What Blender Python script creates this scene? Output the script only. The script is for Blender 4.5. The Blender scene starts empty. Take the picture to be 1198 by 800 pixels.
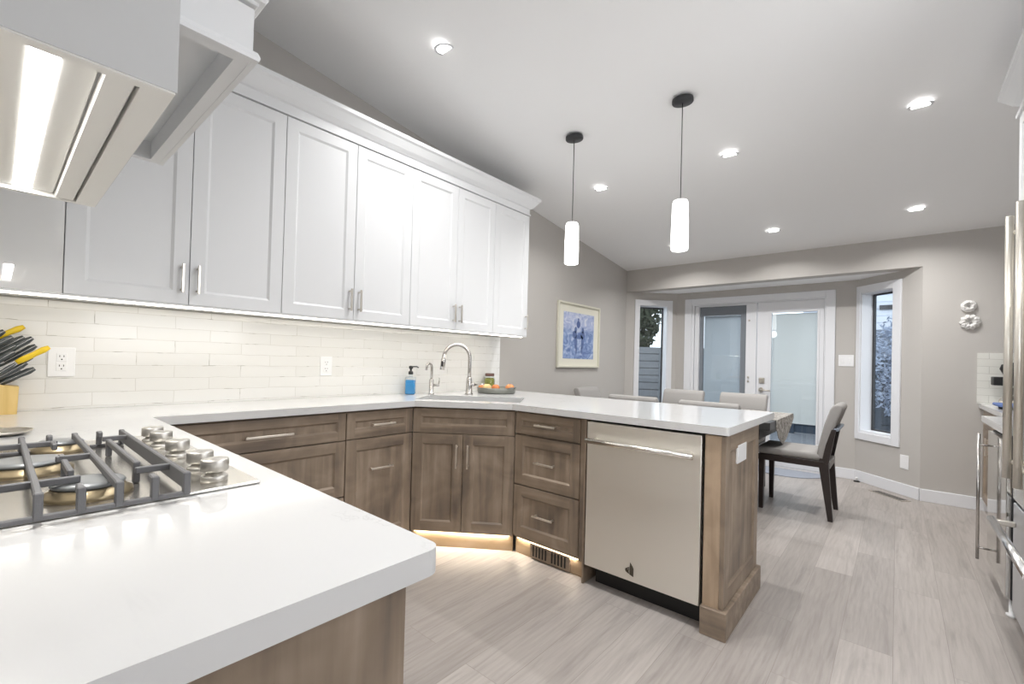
import bpy, bmesh, math, random
from mathutils import Vector, Matrix
from mathutils.geometry import tessellate_polygon
random.seed(4)
S = bpy.context.scene
COL = S.collection
PI = math.pi

# ------------------------------------------------------------------ camera, world, exposure
FPX, CX, CY = 521.856, 603.97, 415.237
yaw, pitch, roll = .707354, .01243078, .0260222
F = Vector((-math.sin(yaw)*math.cos(pitch), math.cos(yaw)*math.cos(pitch), math.sin(pitch)))
R0 = F.cross(Vector((0, 0, 1))).normalized(); U0 = R0.cross(F)
R_ = R0*math.cos(roll)+U0*math.sin(roll); U_ = U0*math.cos(roll)-R0*math.sin(roll)
cd = bpy.data.cameras.new('camera'); cam = bpy.data.objects.new('camera', cd); COL.objects.link(cam)
M = Matrix((R_, U_, -F)).transposed().to_4x4(); M.translation = Vector((0, 0, 1.18)); cam.matrix_world = M
cd.sensor_width = 36; cd.lens = FPX/1198*36; cd.shift_x = -(CX-599)/1198; cd.shift_y = (CY-400)/1198
cd.clip_start = .02; cd.clip_end = 200
S.camera = cam

w = bpy.data.worlds.new('sky'); S.world = w; w.use_nodes = True
nt = w.node_tree; nt.nodes.clear()
wo = nt.nodes.new('ShaderNodeOutputWorld'); bg = nt.nodes.new('ShaderNodeBackground')
bg.inputs[0].default_value = (.86, .92, 1, 1); bg.inputs[1].default_value = 1.9
nt.links.new(bg.outputs[0], wo.inputs[0])

S.view_settings.view_transform = 'Standard'; S.view_settings.look = 'None'
S.view_settings.gamma = 1; S.view_settings.use_curve_mapping = False
S.view_settings.exposure = 0.46
S.cycles.use_denoising = True
S.cycles.caustics_reflective = False; S.cycles.caustics_refractive = False
S.cycles.diffuse_bounces = 5; S.cycles.max_bounces = 10
S.cycles.sample_clamp_indirect = 8

def area(name, loc, rot, sx, sy, power, col=(1, 1, 1), shape='RECTANGLE', spread=PI):
    l = bpy.data.lights.new(name, 'AREA'); l.shape = shape; l.size = sx; l.size_y = sy
    l.energy = power; l.color = col; l.spread = spread
    o = bpy.data.objects.new(name, l); COL.objects.link(o); o.location = loc; o.rotation_euler = rot
    return o
WARM = (1, .99, .98)
XRW = 1.15
# added fill light from behind the camera, set at an invented rear window
area('rear_fill_light', (-1.0, -3.93, 1.9), (PI/2, 0, PI), 3.2, 2.1, 980, (.91, .955, 1))
# added fill light on the left cabinets, from an invented unseen side window
area('side_fill_light', (XRW-.03, 1.4, 1.72), (0, -PI/2, PI), 1.1, 1.5, 17, (.93, .96, 1))
P_DOWN = 7.2      # watts for each ceiling downlight
P_PEND = 1.2

# ------------------------------------------------------------------ materials
def new_mat(name):
    m = bpy.data.materials.new(name); m.use_nodes = True
    return m, m.node_tree, m.node_tree.nodes['Principled BSDF']
def lin(c):
    return tuple(((v/12.92) if v <= .04045 else ((v+.055)/1.055)**2.4) for v in c)
def hexc(h):
    return lin([int(h[i:i+2], 16)/255 for i in (0, 2, 4)])+(1,)
def plain(name, col, rough=.5, metal=0, bump=0, bscale=60, var=0, coat=0, spec=.5):
    m, t, b = new_mat(name)
    c = hexc(col) if isinstance(col, str) else tuple(col)+(1,)
    b.inputs['Base Color'].default_value = c; b.inputs['Roughness'].default_value = rough
    b.inputs['Metallic'].default_value = metal; b.inputs['Coat Weight'].default_value = coat
    b.inputs['Specular IOR Level'].default_value = spec
    tc = t.nodes.new('ShaderNodeTexCoord'); n = t.nodes.new('ShaderNodeTexNoise')
    n.inputs['Scale'].default_value = bscale; n.inputs['Detail'].default_value = 4
    t.links.new(tc.outputs['Object'], n.inputs['Vector'])
    if var:
        mx = t.nodes.new('ShaderNodeMix'); mx.data_type = 'RGBA'
        mx.inputs[6].default_value = tuple(v*(1-var) for v in c[:3])+(1,)
        mx.inputs[7].default_value = tuple(min(1, v*(1+var)) for v in c[:3])+(1,)
        t.links.new(n.outputs[0], mx.inputs[0]); t.links.new(mx.outputs[2], b.inputs['Base Color'])
    if bump:
        bp = t.nodes.new('ShaderNodeBump'); bp.inputs['Strength'].default_value = bump; bp.inputs['Distance'].default_value = .002
        t.links.new(n.outputs[0], bp.inputs['Height']); t.links.new(bp.outputs[0], b.inputs['Normal'])
    return m
def emis(name, col, strength):
    m, t, b = new_mat(name)
    b.inputs['Base Color'].default_value = tuple(col)+(1,)
    b.inputs['Emission Color'].default_value = tuple(col)+(1,); b.inputs['Emission Strength'].default_value = strength
    return m
def ramp(t, stops):
    r = t.nodes.new('ShaderNodeValToRGB'); e = r.color_ramp.elements
    e[0].position, e[0].color = stops[0][0], stops[0][1]
    e[1].position, e[1].color = stops[-1][0], stops[-1][1]
    for p, c in stops[1:-1]:
        x = e.new(p); x.color = c
    return r
def wood(name, cols, sc, rough=.45, knots=True):
    """stained maple: long streaks along the axis that has the small scale"""
    m, t, b = new_mat(name)
    tc = t.nodes.new('ShaderNodeTexCoord'); mp = t.nodes.new('ShaderNodeMapping'); mp.inputs['Scale'].default_value = sc
    t.links.new(tc.outputs['Object'], mp.inputs[0])
    n1 = t.nodes.new('ShaderNodeTexNoise'); n1.inputs['Scale'].default_value = 1; n1.inputs['Detail'].default_value = 7; n1.inputs['Distortion'].default_value = .4
    t.links.new(mp.outputs[0], n1.inputs['Vector'])
    n2 = t.nodes.new('ShaderNodeTexNoise'); n2.inputs['Scale'].default_value = 5; n2.inputs['Detail'].default_value = 3; n2.inputs['Distortion'].default_value = 1.0
    t.links.new(tc.outputs['Object'], n2.inputs['Vector'])
    ad = t.nodes.new('ShaderNodeMix'); ad.inputs[0].default_value = .45
    t.links.new(n1.outputs[0], ad.inputs[2]); t.links.new(n2.outputs[0], ad.inputs[3])
    r = ramp(t, [(.33, hexc(cols[0])), (.5, hexc(cols[1])), (.66, hexc(cols[2]))])
    t.links.new(ad.outputs[0], r.inputs[0]); t.links.new(r.outputs[0], b.inputs['Base Color'])
    b.inputs['Roughness'].default_value = rough
    bp = t.nodes.new('ShaderNodeBump'); bp.inputs['Strength'].default_value = .08; bp.inputs['Distance'].default_value = .001
    t.links.new(n1.outputs[0], bp.inputs['Height']); t.links.new(bp.outputs[0], b.inputs['Normal'])
    return m
WC = ('6d6055', '8c7c6b', 'a59483')
W_V = wood('wood_vertical', WC, (22, 22, 1.6))
W_H = wood('wood_horizontal', WC, (1.6, 22, 22))
W_TOE = wood('wood_toe', ('8a7458', '9c866a', 'a8927a'), (1.6, 22, 22))
def steel(name, col, rough, sc):
    m, t, b = new_mat(name)
    b.inputs['Metallic'].default_value = 1; b.inputs['Base Color'].default_value = tuple(col)+(1,)
    tc = t.nodes.new('ShaderNodeTexCoord'); mp = t.nodes.new('ShaderNodeMapping'); mp.inputs['Scale'].default_value = sc
    n = t.nodes.new('ShaderNodeTexNoise'); n.inputs['Scale'].default_value = 1; n.inputs['Detail'].default_value = 5
    t.links.new(tc.outputs['Object'], mp.inputs[0]); t.links.new(mp.outputs[0], n.inputs['Vector'])
    mr = t.nodes.new('ShaderNodeMapRange'); mr.inputs[3].default_value = rough*.8; mr.inputs[4].default_value = rough*1.25
    t.links.new(n.outputs[0], mr.inputs[0]); t.links.new(mr.outputs[0], b.inputs['Roughness'])
    return m
DARKW = plain('espresso_wood', '2c2320', .4, var=.2, bscale=30)
PAINT = plain('wall_paint', 'bebab5', .7, bump=.05, bscale=200)
CEILM = plain('ceiling_paint', 'f6f6f6', .8, bump=.05, bscale=150)
WHITE = plain('white_lacquer', 'e8e9ea', .38)
WHITEG = plain('white_trim', 'e6e7ea', .4)
WHITE_P = plain('white_plastic', 'f0f0f0', .35)
NICKEL = plain('brushed_nickel', (.66, .62, .56), .28, 1)
STEELK = steel('knob_steel', (.62, .60, .56), .42, (400, 400, 4))
CHROME = plain('dark_chrome', (.50, .48, .46), .2, 1)
IRON = plain('cast_iron', '6e6e70', .55, .25, bump=.25, bscale=400)
BLACKM = plain('black', '121212', .5)
DARKG = plain('dark_grey', '3a3a3c', .5)
SLATE = plain('slate_blue', '3c4a5c', .5)
FABRIC = plain('grey_fabric', '9d9a97', .95, bump=.6, bscale=500, var=.12)
PULLM = plain('satin_pull', (.80, .74, .66), .35, .9)
STEEL_DW = steel('dishwasher_steel', (.93, .905, .84), .45, (3, 3, 300))
STEEL_CT = steel('cooktop_steel', (.70, .68, .64), .22, (300, 3, 3))
STEEL_MIR = steel('polished_steel', (.66, .65, .62), .06, (3, 3, 200))
STEEL_FR = steel('fridge_steel', (.74, .72, .68), .25, (3, 3, 200))

def quartz():
    m, t, b = new_mat('quartz')
    tc = t.nodes.new('ShaderNodeTexCoord')
    n = t.nodes.new('ShaderNodeTexNoise'); n.inputs['Scale'].default_value = 1.3; n.inputs['Detail'].default_value = 6
    n.inputs['Roughness'].default_value = .62; n.inputs['Distortion'].default_value = 1.1
    t.links.new(tc.outputs['Object'], n.inputs['Vector'])
    s = t.nodes.new('ShaderNodeMath'); s.operation = 'SUBTRACT'; s.inputs[1].default_value = .5
    a = t.nodes.new('ShaderNodeMath'); a.operation = 'ABSOLUTE'
    t.links.new(n.outputs[0], s.inputs[0]); t.links.new(s.outputs[0], a.inputs[0])
    r = ramp(t, [(0, (.56, .56, .56, 1)), (.005, (.67, .67, .665, 1)), (.016, (.675, .675, .672, 1))])
    n2 = t.nodes.new('ShaderNodeTexNoise'); n2.inputs['Scale'].default_value = 3
    t.links.new(tc.outputs['Object'], n2.inputs['Vector'])
    mx = t.nodes.new('ShaderNodeMix'); mx.data_type = 'RGBA'
    t.links.new(a.outputs[0], r.inputs[0])
    r2 = ramp(t, [(.45, (0, 0, 0, 1)), (.62, (.75, .75, .75, 1))]); t.links.new(n2.outputs[0], r2.inputs[0])
    mx.inputs[6].default_value = (.675, .675, .672, 1); t.links.new(r.outputs[0], mx.inputs[7]); t.links.new(r2.outputs[0], mx.inputs[0])
    t.links.new(mx.outputs[2], b.inputs['Base Color']); b.inputs['Roughness'].default_value = .13
    return m
QUARTZ = quartz()

def brick2d(name, u, v, ul, vl, c1, c2, cm, mortar, rough, kind):
    m, t, b = new_mat(name)
    tc = t.nodes.new('ShaderNodeTexCoord'); sx = t.nodes.new('ShaderNodeSeparateXYZ'); cb = t.nodes.new('ShaderNodeCombineXYZ')
    t.links.new(tc.outputs['Object'], sx.inputs[0]); t.links.new(sx.outputs[u], cb.inputs[0]); t.links.new(sx.outputs[v], cb.inputs[1])
    br = t.nodes.new('ShaderNodeTexBrick'); br.inputs['Scale'].default_value = 1
    br.inputs['Brick Width'].default_value = ul; br.inputs['Row Height'].default_value = vl
    br.inputs['Mortar Size'].default_value = mortar; br.inputs['Mortar Smooth'].default_value = .3
    br.offset = .5 if kind == 'tile' else .37
    br.inputs['Color1'].default_value = c1; br.inputs['Color2'].default_value = c2; br.inputs['Mortar'].default_value = cm
    b.inputs['Roughness'].default_value = rough
    bp = t.nodes.new('ShaderNodeBump'); bp.inputs['Distance'].default_value = .002
    if kind == 'tile':
        nz = t.nodes.new('ShaderNodeTexNoise'); nz.inputs['Scale'].default_value = 9; nz.inputs['Detail'].default_value = 3
        t.links.new(tc.outputs['Object'], nz.inputs['Vector'])
        # wavy joints
        sc = t.nodes.new('ShaderNodeVectorMath'); sc.operation = 'SCALE'; sc.inputs[3].default_value = .012
        ad = t.nodes.new('ShaderNodeVectorMath'); ad.operation = 'ADD'
        t.links.new(nz.outputs[1], sc.inputs[0]); t.links.new(sc.outputs[0], ad.inputs[0]); t.links.new(cb.outputs[0], ad.inputs[1])
        t.links.new(ad.outputs[0], br.inputs['Vector'])
        nz2 = t.nodes.new('ShaderNodeTexNoise'); nz2.inputs['Scale'].default_value = 14; nz2.inputs['Detail'].default_value = 5
        t.links.new(tc.outputs['Object'], nz2.inputs['Vector'])
        mx = t.nodes.new('ShaderNodeMix'); mx.data_type = 'RGBA'; mx.inputs[0].default_value = 0
        # chipped grey glaze edges only where the noise is high
        gt = t.nodes.new('ShaderNodeMapRange'); gt.inputs[1].default_value = .56; gt.inputs[2].default_value = .66
        t.links.new(nz2.outputs[0], gt.inputs[0])
        ml = t.nodes.new('ShaderNodeMath'); ml.operation = 'MULTIPLY'; t.links.new(gt.outputs[0], ml.inputs[0]); t.links.new(br.outputs[1], ml.inputs[1])
        t.links.new(ml.outputs[0], mx.inputs[0]); t.links.new(br.outputs[0], mx.inputs[6]); mx.inputs[7].default_value = hexc('a9a69c')
        t.links.new(mx.outputs[2], b.inputs['Base Color'])
        hs = t.nodes.new('ShaderNodeMath'); hs.operation = 'MULTIPLY_ADD'; hs.inputs[1].default_value = -1.0
        t.links.new(br.outputs[1], hs.inputs[0]); t.links.new(nz.outputs[0], hs.inputs[2])
        bp.inputs['Strength'].default_value = .35
        t.links.new(hs.outputs[0], bp.inputs['Height'])
    else:
        t.links.new(cb.outputs[0], br.inputs['Vector'])
        mp = t.nodes.new('ShaderNodeMapping'); mp.inputs['Scale'].default_value = (1.1, 9, 1)
        off = t.nodes.new('ShaderNodeVectorMath'); off.operation = 'MULTIPLY_ADD'; off.inputs[1].default_value = (9, 9, 9)
        t.links.new(br.outputs[0], off.inputs[0]); t.links.new(cb.outputs[0], off.inputs[2])
        t.links.new(off.outputs[0], mp.inputs[0])
        nz = t.nodes.new('ShaderNodeTexNoise'); nz.inputs['Scale'].default_value = 1.5; nz.inputs['Detail'].default_value = 9; nz.inputs['Roughness'].default_value = .62; nz.inputs['Distortion'].default_value = .9
        t.links.new(mp.outputs[0], nz.inputs['Vector'])
        mp2 = t.nodes.new('ShaderNodeMapping'); mp2.inputs['Scale'].default_value = (1.2, 5, 1); t.links.new(off.outputs[0], mp2.inputs[0])
        wv = t.nodes.new('ShaderNodeTexWave'); wv.wave_type = 'RINGS'; wv.inputs['Scale'].default_value = 2.2; wv.inputs['Distortion'].default_value = 9; wv.inputs['Detail'].default_value = 3; wv.inputs['Detail Scale'].default_value = 1.2
        t.links.new(mp2.outputs[0], wv.inputs[0])
        r = ramp(t, [(.3, (.50, .48, .46, 1)), (.5, (.95, .94, .92, 1)), (.75, (1.0, .99, .98, 1))])
        t.links.new(nz.outputs[0], r.inputs[0])
        r3 = ramp(t, [(0, (.80, .79, .78, 1)), (.5, (1, 1, 1, 1))]); t.links.new(wv.outputs[0], r3.inputs[0])
        m1 = t.nodes.new('ShaderNodeMix'); m1.data_type = 'RGBA'; m1.blend_type = 'MULTIPLY'; m1.inputs[0].default_value = .42
        m2 = t.nodes.new('ShaderNodeMix'); m2.data_type = 'RGBA'; m2.blend_type = 'MULTIPLY'; m2.inputs[0].default_value = .28
        mp3 = t.nodes.new('ShaderNodeMapping'); mp3.inputs['Scale'].default_value = (3, 55, 1); t.links.new(off.outputs[0], mp3.inputs[0])
        nf = t.nodes.new('ShaderNodeTexNoise'); nf.inputs['Scale'].default_value = 1.6; nf.inputs['Detail'].default_value = 5; t.links.new(mp3.outputs[0], nf.inputs['Vector'])
        rf = ramp(t, [(.35, (.74, .73, .72, 1)), (.6, (1, 1, 1, 1))]); t.links.new(nf.outputs[0], rf.inputs[0])
        m0 = t.nodes.new('ShaderNodeMix'); m0.data_type = 'RGBA'; m0.blend_type = 'MULTIPLY'; m0.inputs[0].default_value = .38
        t.links.new(br.outputs[0], m0.inputs[6]); t.links.new(rf.outputs[0], m0.inputs[7])
        t.links.new(m0.outputs[2], m1.inputs[6]); t.links.new(r.outputs[0], m1.inputs[7])
        t.links.new(m1.outputs[2], m2.inputs[6]); t.links.new(r3.outputs[0], m2.inputs[7]); t.links.new(m2.outputs[2], b.inputs['Base Color'])
        bp.inputs['Strength'].default_value = .1; t.links.new(nz.outputs[0], bp.inputs['Height'])
    t.links.new(bp.outputs[0], b.inputs['Normal'])
    return m
FLOOR = brick2d('vinyl_plank', 1, 0, 1.22, .18, hexc('b8b1ac'), hexc('a59e99'), hexc('98908a'), .0012, .42, 'floor')
TILE = brick2d('glazed_tile', 1, 2, .30, .062, hexc('e9e8e5'), hexc('e5e4e0'), hexc('d8d6d0'), .0016, .12, 'tile')
TILE_X = brick2d('glazed_tile_far', 0, 2, .30, .062, hexc('e9e8e2'), hexc('e2e1da'), hexc('c2c0b8'), .0016, .15, 'tile')

def glass_pane():
    m, t, b = new_mat('window_glass'); t.nodes.remove(b)
    o = t.nodes['Material Output']; tr = t.nodes.new('ShaderNodeBsdfTransparent'); g = t.nodes.new('ShaderNodeBsdfGlossy'); g.inputs['Roughness'].default_value = .01
    lw = t.nodes.new('ShaderNodeLayerWeight'); pw = t.nodes.new('ShaderNodeMath'); pw.operation = 'POWER'; pw.inputs[1].default_value = 5
    t.links.new(lw.outputs['Facing'], pw.inputs[0]); fr = t.nodes.new('ShaderNodeMath'); fr.operation = 'MULTIPLY_ADD'; fr.inputs[1].default_value = .95; fr.inputs[2].default_value = .05; t.links.new(pw.outputs[0], fr.inputs[0]); mx = t.nodes.new('ShaderNodeMixShader')
    tr.inputs[0].default_value = (.93, .96, .97, 1)
    t.links.new(fr.outputs[0], mx.inputs[0]); t.links.new(tr.outputs[0], mx.inputs[1]); t.links.new(g.outputs[0], mx.inputs[2]); t.links.new(mx.outputs[0], o.inputs[0])
    return m
GLASS = glass_pane()
def clear_glass(name, col, rough=.0):
    m, t, b = new_mat(name)
    b.inputs['Base Color'].default_value = col; b.inputs['Transmission Weight'].default_value = 1; b.inputs['Roughness'].default_value = rough; b.inputs['IOR'].default_value = 1.45
    return m
BOTTLE = GLASS
def mirror_white():
    m, t, b = new_mat('high_gloss_white')
    b.inputs['Base Color'].default_value = (.97, .97, .96, 1); b.inputs['Metallic'].default_value = .25; b.inputs['Roughness'].default_value = .02
    return m
GLOSSW = mirror_white()

# ------------------------------------------------------------------ mesh builder
class MB:
    def __init__(s): s.bm = bmesh.new(); s.mi = 0
    def _faces(s, n0, smooth=False):
        s.bm.faces.ensure_lookup_table()
        for f in list(s.bm.faces)[n0:]:
            f.material_index = s.mi; f.smooth = smooth
    def box(s, x0, x1, y0, y1, z0, z1, bev=0, seg=2, mat=None):
        if mat is not None: s.mi = mat
        n0 = len(s.bm.faces)
        vs = [s.bm.verts.new((x, y, z)) for z in (z0, z1) for y in (y0, y1) for x in (x0, x1)]
        fs = [s.bm.faces.new([vs[i] for i in q]) for q in ((0, 2, 3, 1), (4, 5, 7, 6), (0, 1, 5, 4), (2, 6, 7, 3), (0, 4, 6, 2), (1, 3, 7, 5))]
        for f in fs: f.material_index = s.mi
        if bev:
            es = list({e for f in fs for e in f.edges})
            r = bmesh.ops.bevel(s.bm, geom=es, offset=bev, segments=seg, profile=.5, affect='EDGES')
            for f in r['faces']: f.material_index = s.mi; f.smooth = seg > 1
        return s
    def obox(s, c, ax, ay, az, hx, hy, hz, bev=0, mat=None):
        """oriented box, centre c, unit axes, half sizes"""
        if mat is not None: s.mi = mat
        n = len(s.bm.verts)
        t = MB(); t.mi = s.mi; t.box(-hx, hx, -hy, hy, -hz, hz, bev)
        m = Matrix((ax, ay, az)).transposed()
        mp = {}
        for v in t.bm.verts: mp[v] = s.bm.verts.new(m @ v.co+Vector(c))
        for f in t.bm.faces:
            g = s.bm.faces.new([mp[v] for v in f.verts]); g.material_index = f.material_index; g.smooth = f.smooth
        t.bm.free(); return s
    def prism(s, poly, z0, z1, holes=(), axis='z', mat=None):
        if mat is not None: s.mi = mat
        def P(a, b, c):
            return {'z': (a, b, c), 'x': (c, a, b), 'y': (a, c, b)}[axis]
        loops = [list(poly)]+[list(h) for h in holes]
        flat = [p for l in loops for p in l]
        tris = tessellate_polygon([[Vector((p[0], p[1], 0)) for p in l] for l in loops])
        lo = [s.bm.verts.new(P(p[0], p[1], z0)) for p in flat]; hi = [s.bm.verts.new(P(p[0], p[1], z1)) for p in flat]
        fs = []
        if len(loops) == 1:
            fs += [s.bm.faces.new(lo[::-1]), s.bm.faces.new(hi)]
        else:
            for t in tris:
                fs.append(s.bm.faces.new([lo[i] for i in t][::-1])); fs.append(s.bm.faces.new([hi[i] for i in t]))
        k = 0
        for l in loops:
            n = len(l)
            for i in range(n):
                a, b = k+i, k+(i+1) % n
                fs.append(s.bm.faces.new((lo[a], lo[b], hi[b], hi[a])))
            k += n
        for f in fs: f.material_index = s.mi
        bmesh.ops.recalc_face_normals(s.bm, faces=fs)
        return s
    def tube(s, pts, r, n=12, cap=True, mat=None):
        if mat is not None: s.mi = mat
        pts = [Vector(p) for p in pts]; rs = r if isinstance(r, (list, tuple)) else [r]*len(pts)
        rings = []
        d = (pts[1]-pts[0]).normalized(); up = Vector((0, 0, 1)) if abs(d.z) < .9 else Vector((1, 0, 0))
        a = d.cross(up).normalized()
        for i, p in enumerate(pts):
            if i == 0: d = pts[1]-pts[0]
            elif i == len(pts)-1: d = pts[-1]-pts[-2]
            else: d = (pts[i+1]-pts[i]).normalized()+(pts[i]-pts[i-1]).normalized()
            d.normalize(); a = (a-d*a.dot(d)).normalized(); b = d.cross(a)
            rings.append([s.bm.verts.new(p+(a*math.cos(2*PI*k/n)+b*math.sin(2*PI*k/n))*rs[i]) for k in range(n)])
        for i in range(len(rings)-1):
            for k in range(n):
                f = s.bm.faces.new((rings[i][k], rings[i][(k+1) % n], rings[i+1][(k+1) % n], rings[i+1][k])); f.smooth = True; f.material_index = s.mi
        if cap:
            for rg in (rings[0][::-1], rings[-1]):
                f = s.bm.faces.new(rg); f.material_index = s.mi
        return s
    def lathe(s, prof, c=(0, 0, 0), n=28, mat=None, smooth=True, closed=True):
        """prof: (r, z) from bottom to top"""
        if mat is not None: s.mi = mat
        c = Vector(c); rings = []
        for r, z in prof:
            if r < 1e-6: rings.append([s.bm.verts.new(c+Vector((0, 0, z)))])
            else: rings.append([s.bm.verts.new(c+Vector((r*math.cos(2*PI*k/n), r*math.sin(2*PI*k/n), z))) for k in range(n)])
        for a, b in zip(rings, rings[1:]):
            for k in range(n):
                if len(a) == 1 and len(b) == 1: continue
                if len(a) == 1: q = (a[0], b[(k+1) % n], b[k])
                elif len(b) == 1: q = (a[k], a[(k+1) % n], b[0])
                else: q = (a[k], a[(k+1) % n], b[(k+1) % n], b[k])
                f = s.bm.faces.new(q); f.smooth = smooth; f.material_index = s.mi
        if closed:
            if len(rings[0]) > 1: f = s.bm.faces.new(rings[0][::-1]); f.material_index = s.mi
            if len(rings[-1]) > 1: f = s.bm.faces.new(rings[-1]); f.material_index = s.mi
        return s
    def sweep(s, prof, corners, mat=None):
        """prof: (outward, z) closed polygon; corners(o)-> list of xy points for outward offset o"""
        if mat is not None: s.mi = mat
        cols = [[s.bm.verts.new((x, y, z)) for (x, y) in corners(o)] for o, z in prof]
        n = len(cols)
        fs = []
        for i in range(n):
            a, b = cols[i], cols[(i+1) % n]
            for k in range(len(a)-1):
                fs.append(s.bm.faces.new((a[k], a[k+1], b[k+1], b[k])))
        fs.append(s.bm.faces.new([c[0] for c in cols])); fs.append(s.bm.faces.new([c[-1] for c in cols][::-1]))
        for f in fs: f.material_index = s.mi
        bmesh.ops.recalc_face_normals(s.bm, faces=fs)
        return s
    def shaker(s, x0, x1, z0, z1, y0, th=.02, fw=.062, rec=.009, sl=.010, mv=0, mh=1):
        """framed front facing -y whose face is at y0; vertical members slot mv, rails slot mh"""
        V = lambda x, y, z: s.bm.verts.new((x, y, z))
        def q(a, m):
            f = s.bm.faces.new(a); f.material_index = m; return f
        e = .0015
        o = [(x0+e, z0+e), (x1-e, z0+e), (x1-e, z1-e), (x0+e, z1-e)]
        i = [(x0+fw, z0+fw), (x1-fw, z0+fw), (x1-fw, z1-fw), (x0+fw, z1-fw)]
        p = [(x0+fw+sl, z0+fw+sl), (x1-fw-sl, z0+fw+sl), (x1-fw-sl, z1-fw-sl), (x0+fw+sl, z1-fw-sl)]
        O = [V(x, y0, z) for x, z in o]; I = [V(x, y0, z) for x, z in i]; P_ = [V(x, y0+rec, z) for x, z in p]
        B = [V(x, y0+th, z) for x, z in ((x0, z0), (x1, z0), (x1, z1), (x0, z1))]
        E_ = [V(x, y0+e, z) for x, z in ((x0, z0), (x1, z0), (x1, z1), (x0, z1))]
        a = [V(x0+fw, y0, z0+e), V(x1-fw, y0, z0+e), V(x1-fw, y0, z1-e), V(x0+fw, y0, z1-e)]
        q([O[0], a[0], I[0], I[3], a[3], O[3]], mv); q([O[1], O[2], a[2], I[2], I[1], a[1]], mv)
        q([a[0], a[1], I[1], I[0]], mh); q([I[3], I[2], a[2], a[3]], mh)
        for k, m in ((0, mh), (1, mv), (2, mh), (3, mv)):
            j = (k+1) % 4
            q([I[k], I[j], P_[j], P_[k]], m)
            q([E_[k], E_[j], O[j], O[k]] if k in (1, 3) else [E_[k], E_[j], O[j], a[{0: 1, 2: 3}[k]], a[{0: 0, 2: 2}[k]], O[k]], m)
            q([B[k], B[j], E_[j], E_[k]], m)
        q([P_[0], P_[1], P_[2], P_[3]], mv)
        q([B[3], B[2], B[1], B[0]], mv)
        return s
    def build(s, name, mats, parent=None, loc=None, rotz=None):
        me = bpy.data.meshes.new(name); s.bm.to_mesh(me); s.bm.free()
        for m in (mats if isinstance(mats, (list, tuple)) else [mats]): me.materials.append(m)
        o = bpy.data.objects.new(name, me); COL.objects.link(o)
        if parent: o.parent = parent
        if loc is not None: o.location = loc
        if rotz is not None: o.rotation_euler = (0, 0, rotz)
        return o

def tag(o, label=None, cat=None, group=None, kind=None):
    if label: o['label'] = label
    if cat: o['category'] = cat
    if group: o['group'] = group
    if kind: o['kind'] = kind
    return o
def thing(name, label, cat, loc=(0, 0, 0), rotz=0, group=None):
    o = bpy.data.objects.new(name, None); COL.objects.link(o); o.location = loc; o.rotation_euler = (0, 0, rotz)
    o.empty_display_size = .1
    return tag(o, label, cat, group)
def struct(name, mb, m, loc=None, rotz=None):
    o = mb.build(name, m, None, loc, rotz); o['kind'] = 'structure'; return o
def dup(root, loc, rotz, label, group=None):
    def cp(o, par):
        c = o.copy(); COL.objects.link(c)
        if par: c.parent = par
        for ch in o.children: cp(ch, c)
        return c
    kids = list(root.children); r = root.copy(); COL.objects.link(r)
    for ch in kids: cp(ch, r)
    r.location = loc; r.rotation_euler = (0, 0, rotz); r['label'] = label
    if group: r['group'] = group
    return r

# ------------------------------------------------------------------ room shell
XL, YB, XR = -2.79, 5.52, 1.15
SL, Z0 = -.12664, 3.12648           # ceiling: z = Z0 + SL*y
def cz(y): return Z0+SL*y
struct('floor', MB().box(-3.1, XR+.2, -4.1, 6.25, -.1, 0), FLOOR)
m = MB(); m.prism([(-4.1, cz(-4.1)), (YB+.15, cz(YB+.15)), (YB+.15, cz(YB+.15)+.15), (-4.1, cz(-4.1)+.15)], XL-.15, XR+.15, axis='x')
struct('ceiling', m, CEILM)
def wall_poly(name, x0, x1, y0, y1):
    m = MB(); m.prism([(y0, 0), (y1, 0), (y1, cz(y1)), (y0, cz(y0))], x0, x1, axis='x'); return struct(name, m, PAINT)
wall_poly('wall_left', XL-.15, XL, -4.1, YB)
wall_poly('wall_right', XR, XR+.15, -4.1, YB+.15)
struct('wall_near', MB().box(XL, -.44, -.36, -.235, 0, cz(-.2)), PAINT)
# far end of the room behind the camera, with a wide opening added for the fill light
m = MB(); m.box(XL, -2.7, -4.1, -4, 0, cz(-4)); m.box(.7, XR, -4.1, -4, 0, cz(-4)); m.box(-2.7, .7, -4.1, -4, 0, .75); m.box(-2.7, .7, -4.1, -4, 3.05, cz(-4))
struct('wall_rear', m, PAINT)
m = MB(); m.box(-2.7, -2.62, -4.08, -4.02, .75, 3.05); m.box(.62, .7, -4.08, -4.02, .75, 3.05); m.box(-2.62, .62, -4.08, -4.02, .75, .83); m.box(-2.62, .62, -4.08, -4.02, 2.97, 3.05); m.box(-1.04, -.96, -4.08, -4.02, .83, 2.97)
struct('fill_window_rear', m, WHITEG)  # invented window frame, added to go with the rear fill light
m = MB(); m.box(XR-.03, XR-.001, .55, .65, 1.07, 2.37); m.box(XR-.03, XR-.001, 2.15, 2.25, 1.07, 2.37); m.box(XR-.03, XR-.001, .65, 2.15, 1.07, 1.17); m.box(XR-.03, XR-.001, .65, 2.15, 2.27, 2.37)
struct('fill_window_side', m, WHITEG)  # invented frame on the solid right wall, round the side fill light
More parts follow.
